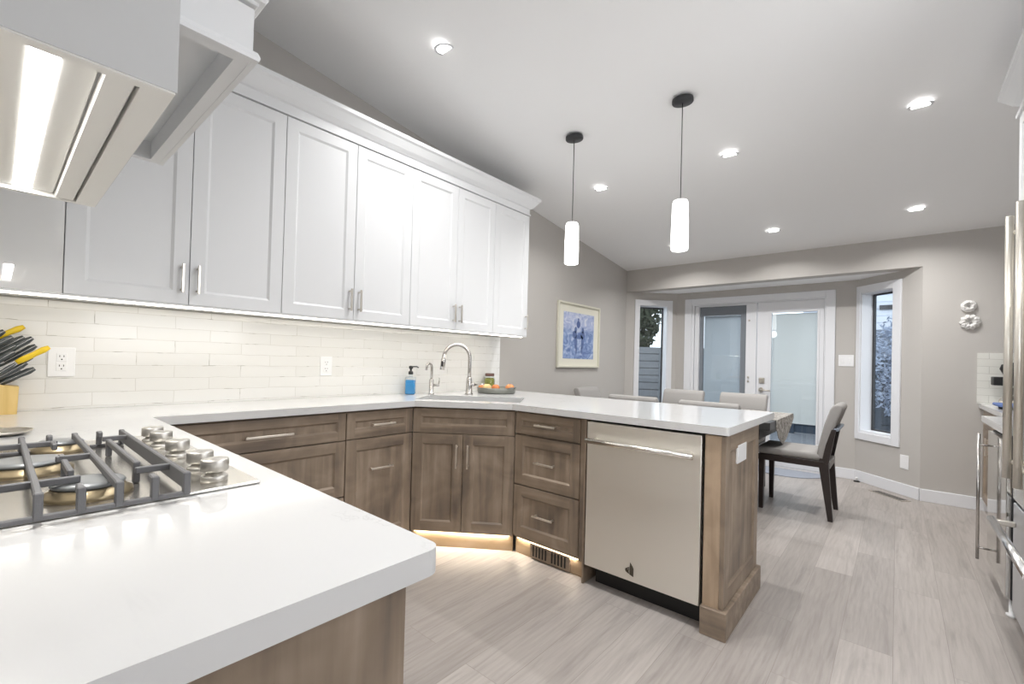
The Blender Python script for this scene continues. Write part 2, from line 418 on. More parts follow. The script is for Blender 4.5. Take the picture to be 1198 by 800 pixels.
# back wall: piece right of the bay, header over the bay
ZS = 2.142; BX0, BX1 = -2.29, -.333; XO = .168; YBB = 6.02
struct('wall_back', MB().box(XO, XR, YB, YB+.15, 0, cz(YB)+.02).box(XL, XO, YB, YB+.15, ZS, cz(YB)+.02), PAINT)
struct('ceiling_bay', MB().prism([(XL, YB+.15), (XO+.0, YB+.15), (XO+.05, YB+.15), (BX1+.05, YBB+.15), (BX0-.05, YBB+.15), (XL, YB+.2)], ZS, ZS+.12), CEILM)

DIAG = math.sqrt(.5)
def frame_wall(name, p0, p1, s0, s1, z0, z1, th=.16):
    """wall from p0 to p1 whose room side is on the right hand when looking p0->p1 ; opening s0..s1, z0..z1. local x along, y outward"""
    L = (Vector(p1)-Vector(p0)).length; a = math.atan2(p1[1]-p0[1], p1[0]-p0[0])
    m = MB()
    m.box(0, s0, 0, th, 0, ZS); m.box(s1, L, 0, th, 0, ZS); m.box(s0, s1, 0, th, z1, ZS)
    if z0 > 0: m.box(s0, s1, 0, th, 0, z0)
    return struct(name, m, PAINT, (p0[0], p0[1], 0), a), a
# left bay wall: from (XL,YB) to (BX0,YBB); outward is +y local
wl, aL = frame_wall('wall_bay_left', (XL, YB), (BX0, YBB), .185, .575, .52, 1.97)
wb, aB = frame_wall('wall_bay_back', (BX0, YBB), (BX1, YBB), .205, 1.675, 0, 1.975)
wr, aR = frame_wall('wall_bay_right', (BX1, YBB), (XO, YB), .048, .425, .52, 1.99)
def window(name, p, a, s0, s1, z0, z1, co, label_depth=.15):
    m = MB(); c = .065; y = -.018
    l, r = co
    # casing
    m.box(s0-l, s0, y, 0, z0-.075, z1+.075, .002, 1); m.box(s1, s1+r, y, 0, z0-.075, z1+.075, .002, 1)
    m.box(s0, s1, y, 0, z1, z1+.075, .002, 1); m.box(s0, s1, y, 0, z0-.075, z0, .002, 1)
    # jamb lining
    m.box(s0, s0+.008, 0, .15, z0, z1); m.box(s1-.008, s1, 0, .15, z0, z1); m.box(s0+.008, s1-.008, 0, .15, z1-.008, z1); m.box(s0+.008, s1-.008, 0, .15, z0, z0+.02)
    o = struct(name, m, WHITEG, (p[0], p[1], 0), a)
    m = MB(); a0, a1, b0, b1 = s0+.008, s1-.008, z0+.02, z1-.008; t = .016
    m.box(a0, a0+t, .125, .15, b0, b1); m.box(a1-t, a1, .125, .15, b0, b1); m.box(a0+t, a1-t, .125, .15, b1-t, b1); m.box(a0+t, a1-t, .125, .15, b0, b0+t)
    m.build('window_sash', DARKG, o)
    MB().box(a0+t, a1-t, .138, .142, b0+t, b1-t).build('window_pane', GLASS, o)
window('window_1', (XL, YB), aL, .185, .575, .52, 1.97, (.065, .065))
window('window_2', (BX1, YBB), aR, .048, .425, .52, 1.99, (.046, .085))
# baseboards
def baseboard(name, p, a, x0, x1):
    m = MB(); m.box(x0, x1, -.014, 0, 0, .11, .003, 1); return struct(name, m, WHITEG, (p[0], p[1], 0), a)
baseboard('baseboard_back', (XO, YB), 0, 0, .55)
baseboard('baseboard_bay_right', (BX1, YBB), aR, 0, .708)
baseboard('baseboard_bay_left', (XL, YB), aL, 0, .707)
baseboard('baseboard_bay_back', (BX0, YBB), 0, 1.785, 1.957)
struct('baseboard_left', MB().box(XL, XL+.014, 3.0, YB, 0, .11, .003, 1), WHITEG)

# ------------------------------------------------------------------ french doors in the bay
DX0, DX1 = BX0+.205, BX0+1.675      # -2.085 .. -.615
m = MB(); y0, y1 = YBB-.02, YBB
m.box(DX0-.09, DX0, y0, y1, 0, 2.055, .003, 1); m.box(DX1, DX1+.09, y0, y1, 0, 2.055, .003, 1); m.box(DX0, DX1, y0, y1, 1.975, 2.055, .003, 1)
m.box(DX0, DX0+.03, YBB, YBB+.15, 0, 1.975); m.box(DX1-.012, DX1, YBB, YBB+.15, 0, 1.975); m.box(DX0+.03, DX1-.012, YBB, YBB+.15, 1.963, 1.975)
m.box(DX0, DX1, YBB, YBB+.15, 0, .02)
struct('trim_1', m, WHITEG)
# left leaf: narrow white frame, grey inner frame and grey-blue blind behind the glass
m = MB(); y0, y1 = YBB+.015, YBB+.06
m.box(-2.05, -1.996, y0, y1, .025, 1.96); m.box(-1.429, -1.312, y0, y1, .025, 1.96); m.box(-1.996, -1.429, y0, y1, 1.945, 1.96); m.box(-1.996, -1.429, y0, y1, .025, .25)
o = struct('door_1', m, WHITEG)
m = MB(); y0, y1 = YBB+.055, YBB+.085
m.box(-1.996, -1.955, y0, y1, .25, 1.945); m.box(-1.50, -1.429, y0, y1, .25, 1.945); m.box(-1.955, -1.50, y0, y1, 1.83, 1.945); m.box(-1.955, -1.50, y0, y1, .25, .32)
m.build('inner_frame', plain('storm_grey', '7d838a', .5), o)
MB().box(-1.955, -1.50, YBB+.072, YBB+.078, .32, 1.83).build('pane', GLASS, o)
def blind(name, x0, x1, z0, z1, y, mt, par):
    m = MB(); n = int((z1-z0)/.0165)
    for k in range(n):
        z = z0+(k+.5)*(z1-z0)/n
        m.obox(((x0+x1)/2, y, z), Vector((1, 0, 0)), Vector((0, math.cos(1.42), math.sin(1.42))), Vector((0, -math.sin(1.42), math.cos(1.42))), (x1-x0)/2, .0092, .0006)
    m.box(x0, x1, y-.003, y+.008, z1-.012, z1); m.box(x0, x1, y-.006, y+.006, z0-.012, z0)
    return m.build(name, mt, par)
blind('blind', -1.955, -1.50, .34, 1.83, YBB+.10, plain('blue_grey_blind', 'd0d8e3', .6), o)
m = MB()
for z in (1.0, 1.05, 1.75): m.tube([(-1.395, YBB+.015, z), (-1.395, YBB+.004, z)], .011)
m.build('lock_plate', NICKEL, o)
# right leaf
m = MB(); y0, y1 = YBB+.012, YBB+.055
m.box(-1.303, -1.15, y0, y1, .025, 1.96); m.box(-.69, -.63, y0, y1, .025, 1.96); m.box(-1.15, -.69, y0, y1, 1.83, 1.96); m.box(-1.15, -.69, y0, y1, .025, .27)
for (a, b, c, d) in ((-1.17, -1.148, .25, 1.85), (-.692, -.67, .25, 1.85)): m.box(a, b, y0-.012, y0, c, d, .004)
m.box(-1.148, -.692, y0-.012, y0, 1.828, 1.85, .004); m.box(-1.148, -.692, y0-.012, y0, .25, .272, .004)
o = struct('door_2', m, WHITEG)
MB().box(-1.15, -.69, YBB+.02, YBB+.024, .27, 1.83).build('pane', GLASS, o)
blind('blind', -1.147, -.693, .545, 1.815, YBB+.042, plain('white_blind', 'f4f6f8', .5), o)
MB().box(-1.275, -1.215, YBB+.0, YBB+.012, .985, 1.05, .004).tube([(-1.245, YBB, 1.017), (-1.245, YBB-.012, 1.017)], .018).build('deadbolt', NICKEL, o)
MB().tube([(-1.25, YBB+.012, .905), (-1.25, YBB-.05, .905)], .012).tube([(-1.25, YBB+.012, .905), (-1.25, YBB, .905)], .028).tube([(-1.255, YBB-.05, .905), (-1.14, YBB-.05, .90)], .009).build('handle', NICKEL, o)

# ------------------------------------------------------------------ outdoors
struct('ground', MB().box(-30, 30, 6.25, 60, -.6, -.12), plain('patio', '6d7075', .8, var=.2, bscale=8))
FENCE = plain('fence_grey', '707275', .7, var=.15, bscale=12)
def fence(name, label, p0, p1, h, panels, mt=FENCE):
    a = math.atan2(p1[1]-p0[1], p1[0]-p0[0]); L = math.hypot(p1[0]-p0[0], p1[1]-p0[1])
    t = thing(name, label, 'fence', (p0[0], p0[1], -.12), a)
    m = MB(); z = .02
    while z < h-.1:
        m.box(0, L, -.012, .012, z, z+.135, .004, 1); z += .15
    m.box(0, L, .014, .02, .02, h-.03)
    m.build('board_panel', mt, t)
    n = panels
    for k in range(n+1):
        MB().box(L*k/n-.045, L*k/n+.045, -.05, .05, 0, h+.03, .004, 1).build('post', mt, t)
fence('board_fence', 'grey horizontal board fence beyond the narrow left window', (-7.5, 6.9), (-1.9, 10.2), 1.62, 3)
fence('board_fence', 'dark slate board fence low beyond the patio doors', (-1.6, 10.4), (1.1, 10.4), 1.5, 2, plain('fence_dark', '38424e', .7))
def tree(name, label, loc, h, r, mt, n, leaf, trunk_r=.09, seed=1):
    rnd = random.Random(seed); t = thing(name, label, 'tree', loc)
    MB().tube([(0, 0, 0), (.03, .02, h*.35), (-.02, .03, h*.8)], [trunk_r, trunk_r*.7, trunk_r*.25], 10).build('trunk', plain('bark', '6b645c', .9), t)
    m = MB()
    for i in range(n):
        while True:
            p = Vector((rnd.uniform(-1, 1), rnd.uniform(-1, 1), rnd.uniform(-1, 1)))
            if p.length < 1: break
        p = Vector((p.x*r, p.y*r, h*.62+p.z*h*.42)); a = Vector((rnd.gauss(0, 1), rnd.gauss(0, 1), rnd.gauss(0, 1))).normalized(); b = a.orthogonal().normalized(); L = leaf*rnd.uniform(.6, 1.2)
        vs = [m.bm.verts.new(p+a*L), m.bm.verts.new(p+b*L*.45), m.bm.verts.new(p-a*L), m.bm.verts.new(p-b*L*.45)]
        m.bm.faces.new(vs)
    m.build('foliage', mt, t)
tree('leafy_tree', 'dark green leafy tree rising above the grey board fence', (-5.6, 9.6, -.12), 4.4, 1.5, plain('leaves_dark', '39402f', .8, var=.5, bscale=3), 17000, .10, seed=2)
tree('bare_shrub', 'tall frosty grey shrub seen through the right bay window', (.15, 9.3, -.12), 2.2, .55, plain('leaves_frost', '8d98ab', .8, var=.5, bscale=4), 2600, .045, .03, 5)
t = thing('neighbour_house', 'white sided neighbouring house behind the right bay window', 'house', (1.2, 14.5, -.12))
m = MB(); m.box(-3.2, 3.2, 0, 4, 0, 5)
for k in range(28): m.box(-3.2, 3.2, -.02, 0, .05+k*.175, .05+k*.175+.15)
m.build('wall', plain('siding', 'd8dde6', .7), t)
MB().box(-1.56, -1.24, -.06, -.02, 2.82, 2.93).build('vent', DARKG, t)
MB().box(-3.5, 3.5, -.4, 4.3, 5, 5.15).build('roof_edge', WHITEG, t)
fence('board_fence', 'weathered grey fence behind the frosty shrub', (-.8, 11.5), (3.6, 11.5), 2.13, 3, plain('fence_weathered', '767e8b', .8, var=.3, bscale=6))

# ------------------------------------------------------------------ base cabinets
ZT, ZC = .915, .879                  # worktop top and underside
def pull(par, x, z, L, vertical, y, mt=PULLM):
    m = MB(); h = L/2; yy = y-.032
    if vertical:
        m.box(x-.0055, x+.0055, yy-.0045, yy+.0045, z-h, z+h, .002)
        for s in (-1, 1): m.box(x-.004, x+.004, yy+.003, y, z+s*(h-.014)-.004, z+s*(h-.014)+.004)
    else:
        m.box(x-h, x+h, yy-.0045, yy+.0045, z-.0055, z+.0055, .002)
        for s in (-1, 1): m.box(x+s*(h-.014)-.004, x+s*(h-.014)+.004, yy+.003, y, z-.004, z+.004)
    return m.build('handle', mt, par)
G = .0016
def drawer(t, x0, x1, z0, z1, hl=None, fw=.045, hz=None):
    o = MB().shaker(x0+G, x1-G, z0+G, z1-G, 0, fw=fw).build('drawer', [W_V, W_H], t)
    if hl: pull(o, (x0+x1)/2, hz or (z0+z1)/2, hl, False, .009 if hz is None else 0)
    return o
def cabinet(label, loc, a, W, D, group=None, tx=0):
    t = thing('base_cabinet', label, 'cabinet', (loc[0], loc[1], 0), a, group)
    MB().box(0, W, .021, D, .10, ZC-.002).build('carcass', W_V, t)
    MB().box(tx, W, .0352, .05, 0, .10).build('toe_kick', W_TOE, t)
    return t
XF = -2.305; YF = 2.09; A = Vector((XF, 1.715)); B = Vector((-1.78, YF))
DL = -XL-2.305-.012 if False else (XF-XL-.012)
t = cabinet('brown stained three-drawer cabinet with the long pull, nearest the cooktop counter', (XF, .43), PI/2, .84, DL)
for z0, z1 in ((.716, .868), (.408, .712), (.105, .404)): drawer(t, .04, .84, z0, z1, .216, hz=.787 if z0 > .7 else None, fw=.055 if z0 < .7 else .045)
t = cabinet('narrow brown cabinet with pull-out door left of the sink cabinet', (XF, 1.272), PI/2, A.y-1.272, DL)
W = A.y-1.272
drawer(t, 0, W, .716, .868, .15, hz=.79, fw=.05)
o = MB().shaker(G, W-G, .105, .712, 0).build('door', [W_V, W_H], t); pull(o, W/2, .535, .15, False, .009)
# corner sink cabinet
ang = math.atan2(B.y-A.y, B.x-A.x); W = (B-A).length; n = Vector((-math.sin(ang), math.cos(ang)))
t = thing('base_cabinet', 'brown diagonal corner cabinet with two doors below the sink', 'cabinet', (A.x, A.y, 0), ang)
inv = Matrix.Rotation(-ang, 2)
def loc2(p): v = inv @ (Vector(p)-A); return (v.x, v.y)
corner = [(.004, .021), (W-.004, .021), loc2((B.x-.003, 2.68)), loc2((XL+.012, 2.68)), loc2((XL+.012, A.y+.003))]
m = MB(); m.prism(corner, .10, .58); m.box(.004, W-.004, .021, .035, .58, ZC-.002); m.build('carcass', W_V, t)
MB().box(.0, W, .035, .05, 0, .10).build('toe_kick', W_TOE, t)
MB().box(W-.004, W+.0, .030, .05, 0, .10).build('toe_corner', W_TOE, t)
MB().shaker(G, W-G, .716, .868, 0, fw=.05).build('false_drawer_front', [W_V, W_H], t)
o = MB().shaker(G, W/2-G, .105, .712, 0).build('door', [W_V, W_H], t); pull(o, W/2-.035, .58, .145, True, 0)
o = MB().shaker(W/2+G, W-G, .105, .712, 0).build('door', [W_V, W_H], t); pull(o, W/2+.035, .58, .145, True, 0)
# three-drawer cabinet of the peninsula
t = cabinet('brown three-drawer cabinet between the sink cabinet and the dishwasher', (B.x, YF), 0, .505, .58, tx=0)
for z0, z1 in ((.735, .868), (.43, .731), (.118, .426)): drawer(t, 0, .47, z0, z1, .145, fw=.045 if z0 > .7 else .06)
MB().box(.472, .503, .003, .021, .10, .874).build('filler_strip', W_V, t)
# floor register set in the toe kick
t = thing('toe_kick_vent', 'brown slotted vent grille in the toe kick under the drawers', 'vent', (-1.66, YF+.035, 0))
m = MB(); m.box(0, .285, -.012, 0, .008, .094, .002, 1); m.build('grille_plate', W_H, t)
for k in range(11):
    if k != 5: MB().box(.022+k*.0225, .033+k*.0225, -.0132, -.0122, .02, .082).build('slot', BLACKM, t)
# side gable between drawers and dishwasher
MBx = MB().box(-1.272, -1.262, 2.072, 2.68, 0, .872); o = MBx.build('gable_panel', W_V); tag(o, 'thin brown vertical gable panel left of the dishwasher', 'cabinet panel')
# dishwasher
t = thing('dishwasher', 'stainless steel dishwasher with bar handle in the peninsula', 'dishwasher', (-1.257, 2.072, 0))
W = .606
MB().box(.004, W-.004, .03, .58, .10, .868).build('body', BLACKM, t)
o = MB().box(.004, W-.01, -.006, .03, .106, .866, .003).build('door', STEEL_DW, t)
MB().tube([(.03, -.062, .775), (W-.03, -.062, .775)], .0135, 20).build('handle', plain('bar_steel', (.80, .77, .72), .25, 1), o).name = 'handle'
for x in (.055, W-.055): MB().tube([(x, -.006, .775), (x, -.058, .775)], .010, 12).build('handle_mount', NICKEL, o)
MB().box(.03, W-.02, .07, .09, 0, .10).build('toe_panel', BLACKM, t)
# maker's mark: a small sail shaped badge
lg = lambda pts: [(.262+(x-385)*.00022, .165-(y-540)*.000213) for x, y in pts]
m = MB()
m.prism(lg([(345, 512), (378, 495), (378, 575), (352, 588), (352, 560), (366, 552), (366, 530), (335, 540)]), -.0085, -.0065, axis='y')
m.prism(lg([(392, 500), (404, 380), (470, 475), (484, 500), (484, 688), (392, 655)]), -.0085, -.0065, axis='y')
m.prism(lg([(345, 512), (335, 540), (352, 560), (352, 588), (378, 598), (378, 650), (300, 612), (285, 575), (292, 545)]), -.0085, -.0065, axis='y')
m.build('badge', plain('badge_grey', '5c564c', .4, .6), o)
# peninsula end: post, recessed panel, plinth
t = thing('end_panel', 'brown panelled end of the peninsula with a stepped plinth', 'cabinet panel', (-.56, 2.07, 0))
DEP = .60
MB().box(-.088, -.0185, 0, DEP-.002, .10, .872, .002, 1).build('corner_post', wood('wood_post', ('9b8670', 'b39d85', 'c0aa90'), (22, 22, 1.6)), t)
o = MB().shaker(0, DEP, .125, .872, 0, th=.018, fw=.07).build('panel', [W_V, W_H], t, (0, 0, 0), PI/2)
MB().box(-.092, .018, -.02, DEP+.018, 0, .122, .003, 1).build('plinth', W_H, t)
MB().box(-.009, .001, .19, .345, .725, .812, .002, 1).build('outlet_cover', WHITE_P, t)
# cooktop leg cabinet (faces +Y)
t = cabinet('brown cabinet under the cooktop counter with a plain end panel', (-.545, .39), PI, 1.72, .60)
for k, (x0, x1) in enumerate(((.01, .45), (.45, 1.21), (1.21, 1.70))):
    for z0, z1 in ((.716, .868), (.408, .712), (.105, .404)): drawer(t, x0, x1, z0, z1, .15)
MB().box(-.016, -.001, 0, .60, 0, ZC-.002).build('end_panel', W_V, t)
# beam support behind the peninsula (seating side)
MB().box(-1.78, -.655, 2.672, 2.69, .0, .872).build('back_panel', W_V)
bpy.data.objects['back_panel']['label'] = 'brown flat back panel on the dining side of the peninsula'; bpy.data.objects['back_panel']['category'] = 'cabinet panel'

# ------------------------------------------------------------------ worktop with sink cut-out
def arc(c, r, a0, a1, n=6): return [(c[0]+r*math.cos(a0+(a1-a0)*k/n), c[1]+r*math.sin(a0+(a1-a0)*k/n)) for k in range(n+1)]
P1 = Vector((-2.27, 1.70)); P2 = Vector((-1.775, 2.052)); u = (P2-P1).normalized(); nn = Vector((-u.y, u.x)); mid = (P1+P2)/2
def sk(a, b): v = mid+u*a+nn*b; return (v.x, v.y)
SA0, SA1, SB0, SB1 = -.345, .345, .115, .475
hole = [sk(SA0, SB0), sk(SA1, SB0), sk(SA1, SB1), sk(SA0, SB1)]
e = .022
outer = [(XL, -.228)]+arc((-.487-e, -.228+e), e, -PI/2, 0)+arc((-.487-e, .42-e), e, 0, PI/2)+[(-2.27, .42), tuple(P1), tuple(P2)]+arc((-.545-.01, 2.052+.01), .01, -PI/2, 0)+arc((-.545-.01, 2.985-.01), .01, 0, PI/2)+[(XL, 2.985)]
m = MB(); m.prism(outer, ZC, ZT, [hole])
o = m.build('worktop', QUARTZ)
bv = o.modifiers.new('edge', 'BEVEL'); bv.width = .003; bv.segments = 2; bv.limit_method = 'ANGLE'; bv.angle_limit = .9
tag(o, 'white veined quartz worktop running round the cooktop, sink and peninsula', 'worktop')
# sink
t = thing('kitchen_sink', 'stainless double bowl sink set under the corner worktop', 'sink', (mid.x, mid.y, 0), math.atan2(u.y, u.x))
for k, (a0, a1) in enumerate(((SA0-.004, -.012), (.012, SA1+.004))):
    m = MB(); b0, b1 = SB0-.004, SB1+.004; zt, zb = ZC-.001, .69; q = .012
    m.box(a0, a1, b0, b0+q, zb, zt); m.box(a0, a1, b1-q, b1, zb, zt); m.box(a0, a0+q, b0+q, b1-q, zb, zt); m.box(a1-q, a1, b0+q, b1-q, zb, zt); m.box(a0, a1, b0, b1, zb-.01, zb)
    ob = m.build('bowl', plain('sink_steel', (.62, .60, .56), .3, 1), t)
    MB().lathe([(.04, 0), (.04, .004), (.03, .006), (0, .005)], ((a0+a1)/2, (b0+b1)/2, zb)).build('drain', NICKEL, ob)
MB().box(-.012, .012, SB0, SB1, .86, ZC-.001, .004).build('divider', plain('sink_steel_divider', (.62, .60, .56), .3, 1), t)
# faucet
FX, FY = -2.455, 2.333
t = thing('kitchen_faucet', 'tall brushed gooseneck faucet behind the corner sink', 'faucet', (FX, FY, ZT), math.atan2(-.62, .36)*0)
fd = Vector((-.27, -.30)).normalized() * 1   # spout swings towards the left as seen
sd = Vector((-.55, -.62)).normalized()
sd = Vector((-.36, -.60)).normalized()
MB().lathe([(.031, 0), (.031, .006), (.024, .012), (.022, .10), (.019, .125), (.016, .13)], n=24).build('base', CHROME, t)
Rr = .098; zc = .275
pts = [(0, 0, .12), (0, 0, .2)]+[(sd.x*(Rr-Rr*math.cos(a)), sd.y*(Rr-Rr*math.cos(a)), zc+Rr*math.sin(a)) for a in [PI*k/14 for k in range(0, 14)]]
MB().tube(pts, .0135, 14).build('spout', CHROME, t)
e1 = Vector(pts[-1]); dn = Vector((sd.x*.12, sd.y*.12, -1)).normalized()
o = MB().tube([e1, e1+dn*.03, e1+dn*.035, e1+dn*.115], [.0145, .0145, .018, .0175], 16).build('spray_head', CHROME, t)
pb = e1+dn*.07
MB().obox(pb+Vector((.5, -.8, 0)).normalized()*.0165, Vector((.8, .5, 0)).normalized(), Vector((-.5, .8, 0)).normalized(), Vector((0, 0, 1)), .007, .003, .02, .002).build('spray_button', BLACKM, o)
hd = Vector((.85, .5, 0)).normalized()
MB().tube([Vector((0, 0, .075)), hd*.045+Vector((0, 0, .075))], .014, 14).tube([hd*.045+Vector((0, 0, .075)), hd*.115+Vector((0, 0, .082))], [.007, .006], 10).build('lever', CHROME, t)
# filtered water tap
t = thing('water_tap', 'short brushed filtered-water tap left of the gooseneck faucet', 'faucet', (-2.612, 2.10, ZT))
MB().lathe([(.024, 0), (.024, .005), (.017, .01), (.017, .105), (.011, .115)], n=20).build('base', CHROME, t)
s2 = Vector((.25, -.95)).normalized(); Rr = .032
pts = [(0, 0, .10), (0, 0, .19)]+[(s2.x*(Rr-Rr*math.cos(a)), s2.y*(Rr-Rr*math.cos(a)), .195+Rr*math.sin(a)) for a in [PI*k/10 for k in range(0, 9)]]
pts.append((pts[-1][0]+s2.x*.008, pts[-1][1]+s2.y*.008, pts[-1][2]-.035))
MB().tube(pts, [.0095]*(len(pts)-1)+[.008], 12).build('spout', CHROME, t)
hd = Vector((.8, .6, 0)).normalized()
MB().tube([Vector((0, 0, .068)), hd*.06+Vector((0, 0, .068))], .009, 12).tube([hd*.055+Vector((0, 0, .068)), hd*.06+Vector((0, 0, .125))], [.0055, .004], 8).build('lever', CHROME, t)
# soap bottle
t = thing('soap_dispenser', 'clear pump bottle of bright blue soap by the sink', 'soap bottle', (-2.69, 1.972, ZT), .7)
MB().box(-.034, .034, -.022, .022, .001, .105, .008, 3).build('blue_liquid', plain('blue_soap', '3a94d2', .15), t)
MB().box(-.037, .037, -.025, .025, 0, .128, .009, 3).lathe([(.016, .124), (.013, .135), (.013, .15)], n=18).build('bottle', BOTTLE, t)
m = MB().lathe([(.017, .145), (.017, .165), (.008, .17), (.008, .185), (.015, .188), (.015, .205), (0, .208)], n=18)
m.tube([(0, 0, .20), (.045, -.01, .203), (.058, -.012, .195)], .0045, 8); m.build('pump', plain('pump_black', '252525', .4), t)
# tray with peaches and jar
TX, TY = -2.455, 2.637
t = thing('serving_tray', 'round grey metal tray of peaches beside the faucet', 'tray', (TX, TY, ZT))
MB().lathe([(0, 0), (.140, 0), (.150, .006), (.157, .045), (.153, .046), (.145, .01), (0, .008)], n=40, closed=False).build('tray_body', plain('galvanised', '85867f', .5, .5, var=.2, bscale=25), t)
m = MB().tube([(.152, -.035, .042), (.18, -.03, .052), (.18, .03, .052), (.152, .035, .042)], .004, 8); m.build('handle', plain('galvanised_handle', '85867f', .5, .5), t)
PEACH = plain('peach', 'e0925c', .6, var=.35, bscale=18)
def fruit(label, x, y, r, mt, nm='peach'):
    m = MB(); m.lathe([(0, -.86*r), (.45*r, -.84*r), (.82*r, -.5*r), (r, 0), (.9*r, .48*r), (.55*r, .82*r), (.2*r, .88*r), (0, .80*r)], n=22)
    m.tube([(0, 0, .8*r), (.002, .001, 1.0*r)], .002, 6, mat=1)
    o = m.build(nm, [mt, DARKW], None, (x, y, ZT+.009+.86*r)); tag(o, label, 'fruit', 'fruit lying on the round tray'); return o
fruit('orange peach at the left edge of the tray', TX-.085, TY-.075, .034, PEACH)
fruit('pale yellow peach next to the left one on the tray', TX-.02, TY-.09, .037, plain('peach_pale', 'edc48a', .6, var=.3, bscale=15))
fruit('reddish peach in the middle of the tray behind the pale one', TX+.0, TY-.01, .034, plain('peach_red', 'd3824f', .6, var=.35, bscale=15))
fruit('orange peach at the right edge of the tray', TX+.09, TY+.06, .037, PEACH)
t = thing('pickle_jar', 'glass jar of green and yellow pickles with a brown lid', 'jar', (-2.71, 2.82, ZT))
MB().lathe([(0, .004), (.040, .004), (.043, .012), (.043, .095), (.034, .108), (0, .108)], n=24).build('pickles', plain('pickles', '8a8a35', .4, var=.75, bscale=45), t)
MB().lathe([(.044, 0), (.0465, .006), (.0465, .10), (.036, .12), (.036, .125)], n=24).build('jar_glass', BOTTLE, t)
MB().lathe([(.038, .122), (.040, .124), (.040, .145), (.036, .148)], n=24).build('lid', plain('lid_brown', '6b4d45', .4), t)

# ------------------------------------------------------------------ backsplash and outlets
o = MB().box(XL+.0008, XL+.010, -.226, 3.02, ZT+.0005, 1.387).build('backsplash', TILE); tag(o, 'white glazed long tiles behind the sink run', 'backsplash')
def outlet(label, y, z, w=.078, h=.122):
    t = thing('wall_outlet', label, 'outlet', (XL+.010, y, z), 0, 'outlets in the white tile')
    MB().box(0, .006, -w/2, w/2, -h/2, h/2, .002).build('cover_plate', WHITE_P, t)
    for s in (-1, 1):
        ob = MB().box(.006, .0085, -.0165, .0165, s*.0205-.0185, s*.0205+.0185, .001, 1).build('socket', WHITE_P, t)
        m = MB(); 
        for d in (-1, 1): m.box(.0085, .009, d*.0065-.0012, d*.0065+.0012, s*.0205+.001, s*.0205+.009)
        m.tube([(.0085, 0, s*.0205-.009), (.009, 0, s*.0205-.009)], .0028, 10); m.build('slot', BLACKM, ob)
outlet('white double outlet in the tile beside the knife block', .192, 1.122, .085, .127)
outlet('white double outlet in the tile left of the soap bottle', 1.38, 1.113)

# ------------------------------------------------------------------ upper cabinets
XU = -2.455; ZU0, ZU1 = 1.395, 2.44
DU = XU-XL-.002
def upper(label, y0, y1, doors, gloss=False):
    t = thing('wall_cabinet', label, 'cabinet', (XU, y0, ZU0), PI/2, None)
    W = y1-y0; H = ZU1-ZU0
    MB().box(0, W, .021, DU, 0, H).build('carcass', WHITE, t)
    for x0, x1, hs in doors:
        if gloss: o = MB().box(x0, x1-.0016, 0, .02, .0, H-.003, .001, 1).build('door', GLOSSW, t)
        else: o = MB().shaker(x0+.0015, x1-.0015, 0, H-.003, 0, fw=.058, rec=.008, sl=.011, mv=0, mh=0).build('door', WHITE, t)
        if hs: pull(o, x1-.03 if hs > 0 else x0+.03, .115, .13, True, 0, NICKEL)
    MB().box(0, W, .002, .022, -.009, -.001).build('light_rail', WHITE, t)
    return t
upper('glossy white corner wall cabinet mirroring the range hood', -.225, .165, [(0, .39, 0)], True)
upper('white two-door wall cabinet above the knife block side', .165, .97, [(0, .403, 1), (.403, .805, -1)])
upper('white two-door wall cabinet left of the soap bottle', .97, 1.777, [(0, .406, 1), (.406, .807, -1)])
upper('white two-door wall cabinet above the sink', 1.777, 2.575, [(0, .404, 1), (.404, .798, -1)])
upper('narrow white single-door wall cabinet at the far end of the row', 2.575, 3.005, [(0, .43, 1)])
def crown(name, label, X0, Y0, Y1, z, side):
    # frieze with a small bead, then flared crown
    prof = [(-.02, 0), (.008, 0), (.008, .012), (0, .014), (0, .055), (.012, .06), (.03, .078), (.058, .118), (.070, .128), (.070, .150), (-.02, .150)]
    m = MB()
    if side > 0: m.sweep([(o, z+h) for o, h in prof], lambda o: [(X0+o, Y0), (X0+o, Y1+o), (XL+.001, Y1+o)])
    else: m.sweep([(o, z+h) for o, h in prof], lambda o: [(X0-o, Y0), (X0-o, Y1+o), (XR-.001, Y1+o)])
    ob = m.build(name, WHITE); tag(ob, label, 'moulding'); return ob
crown('crown_moulding', 'white crown moulding along the top of the long cabinet row', XU-.001, -.22, 3.004, 2.443, 1)
# under-cabinet light strip
t = thing('light_strip', 'slim warm light strip under the white wall cabinets', 'light', (XU-.022, -.15, ZU0-.0092))
MB().box(-.012, .012, 0, 3.1, -.006, .0).build('diffuser', emis('led_warm', (1, .93, .80), 6), t)
la = area('strip_lamp', (0, 1.55, -.012), (0, 0, 0), .03, 3.05, 1.5, (1, .965, .91)); la.parent = t

# ------------------------------------------------------------------ range hood and its cabinet
HX0, HX1, HY, HZ = -1.706, -.852, .171, 1.576
t = thing('range_hood', 'white range hood with a bright light bar above the cooktop', 'range hood', (0, 0, 0))
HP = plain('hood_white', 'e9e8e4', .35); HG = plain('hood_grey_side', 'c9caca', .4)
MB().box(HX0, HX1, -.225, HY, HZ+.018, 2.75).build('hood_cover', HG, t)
m = MB(); m.box(HX0, HX1, .132, HY, HZ, HZ+.018); m.box(HX0, HX0+.02, -.225, .132, HZ, HZ+.018); m.box(HX1-.02, HX1, -.225, .132, HZ, HZ+.018)
m.build('canopy_rim', HP, t)
MB().box(HX1, HX1+.002, -.225, HY+.002, HZ+.003, 2.75).box(HX0-.002, HX0, -.225, HY+.002, HZ+.003, 2.75).box(HX0, HX1, HY, HY+.002, HZ+.003, 2.75).build('hood_skin', HG, t)
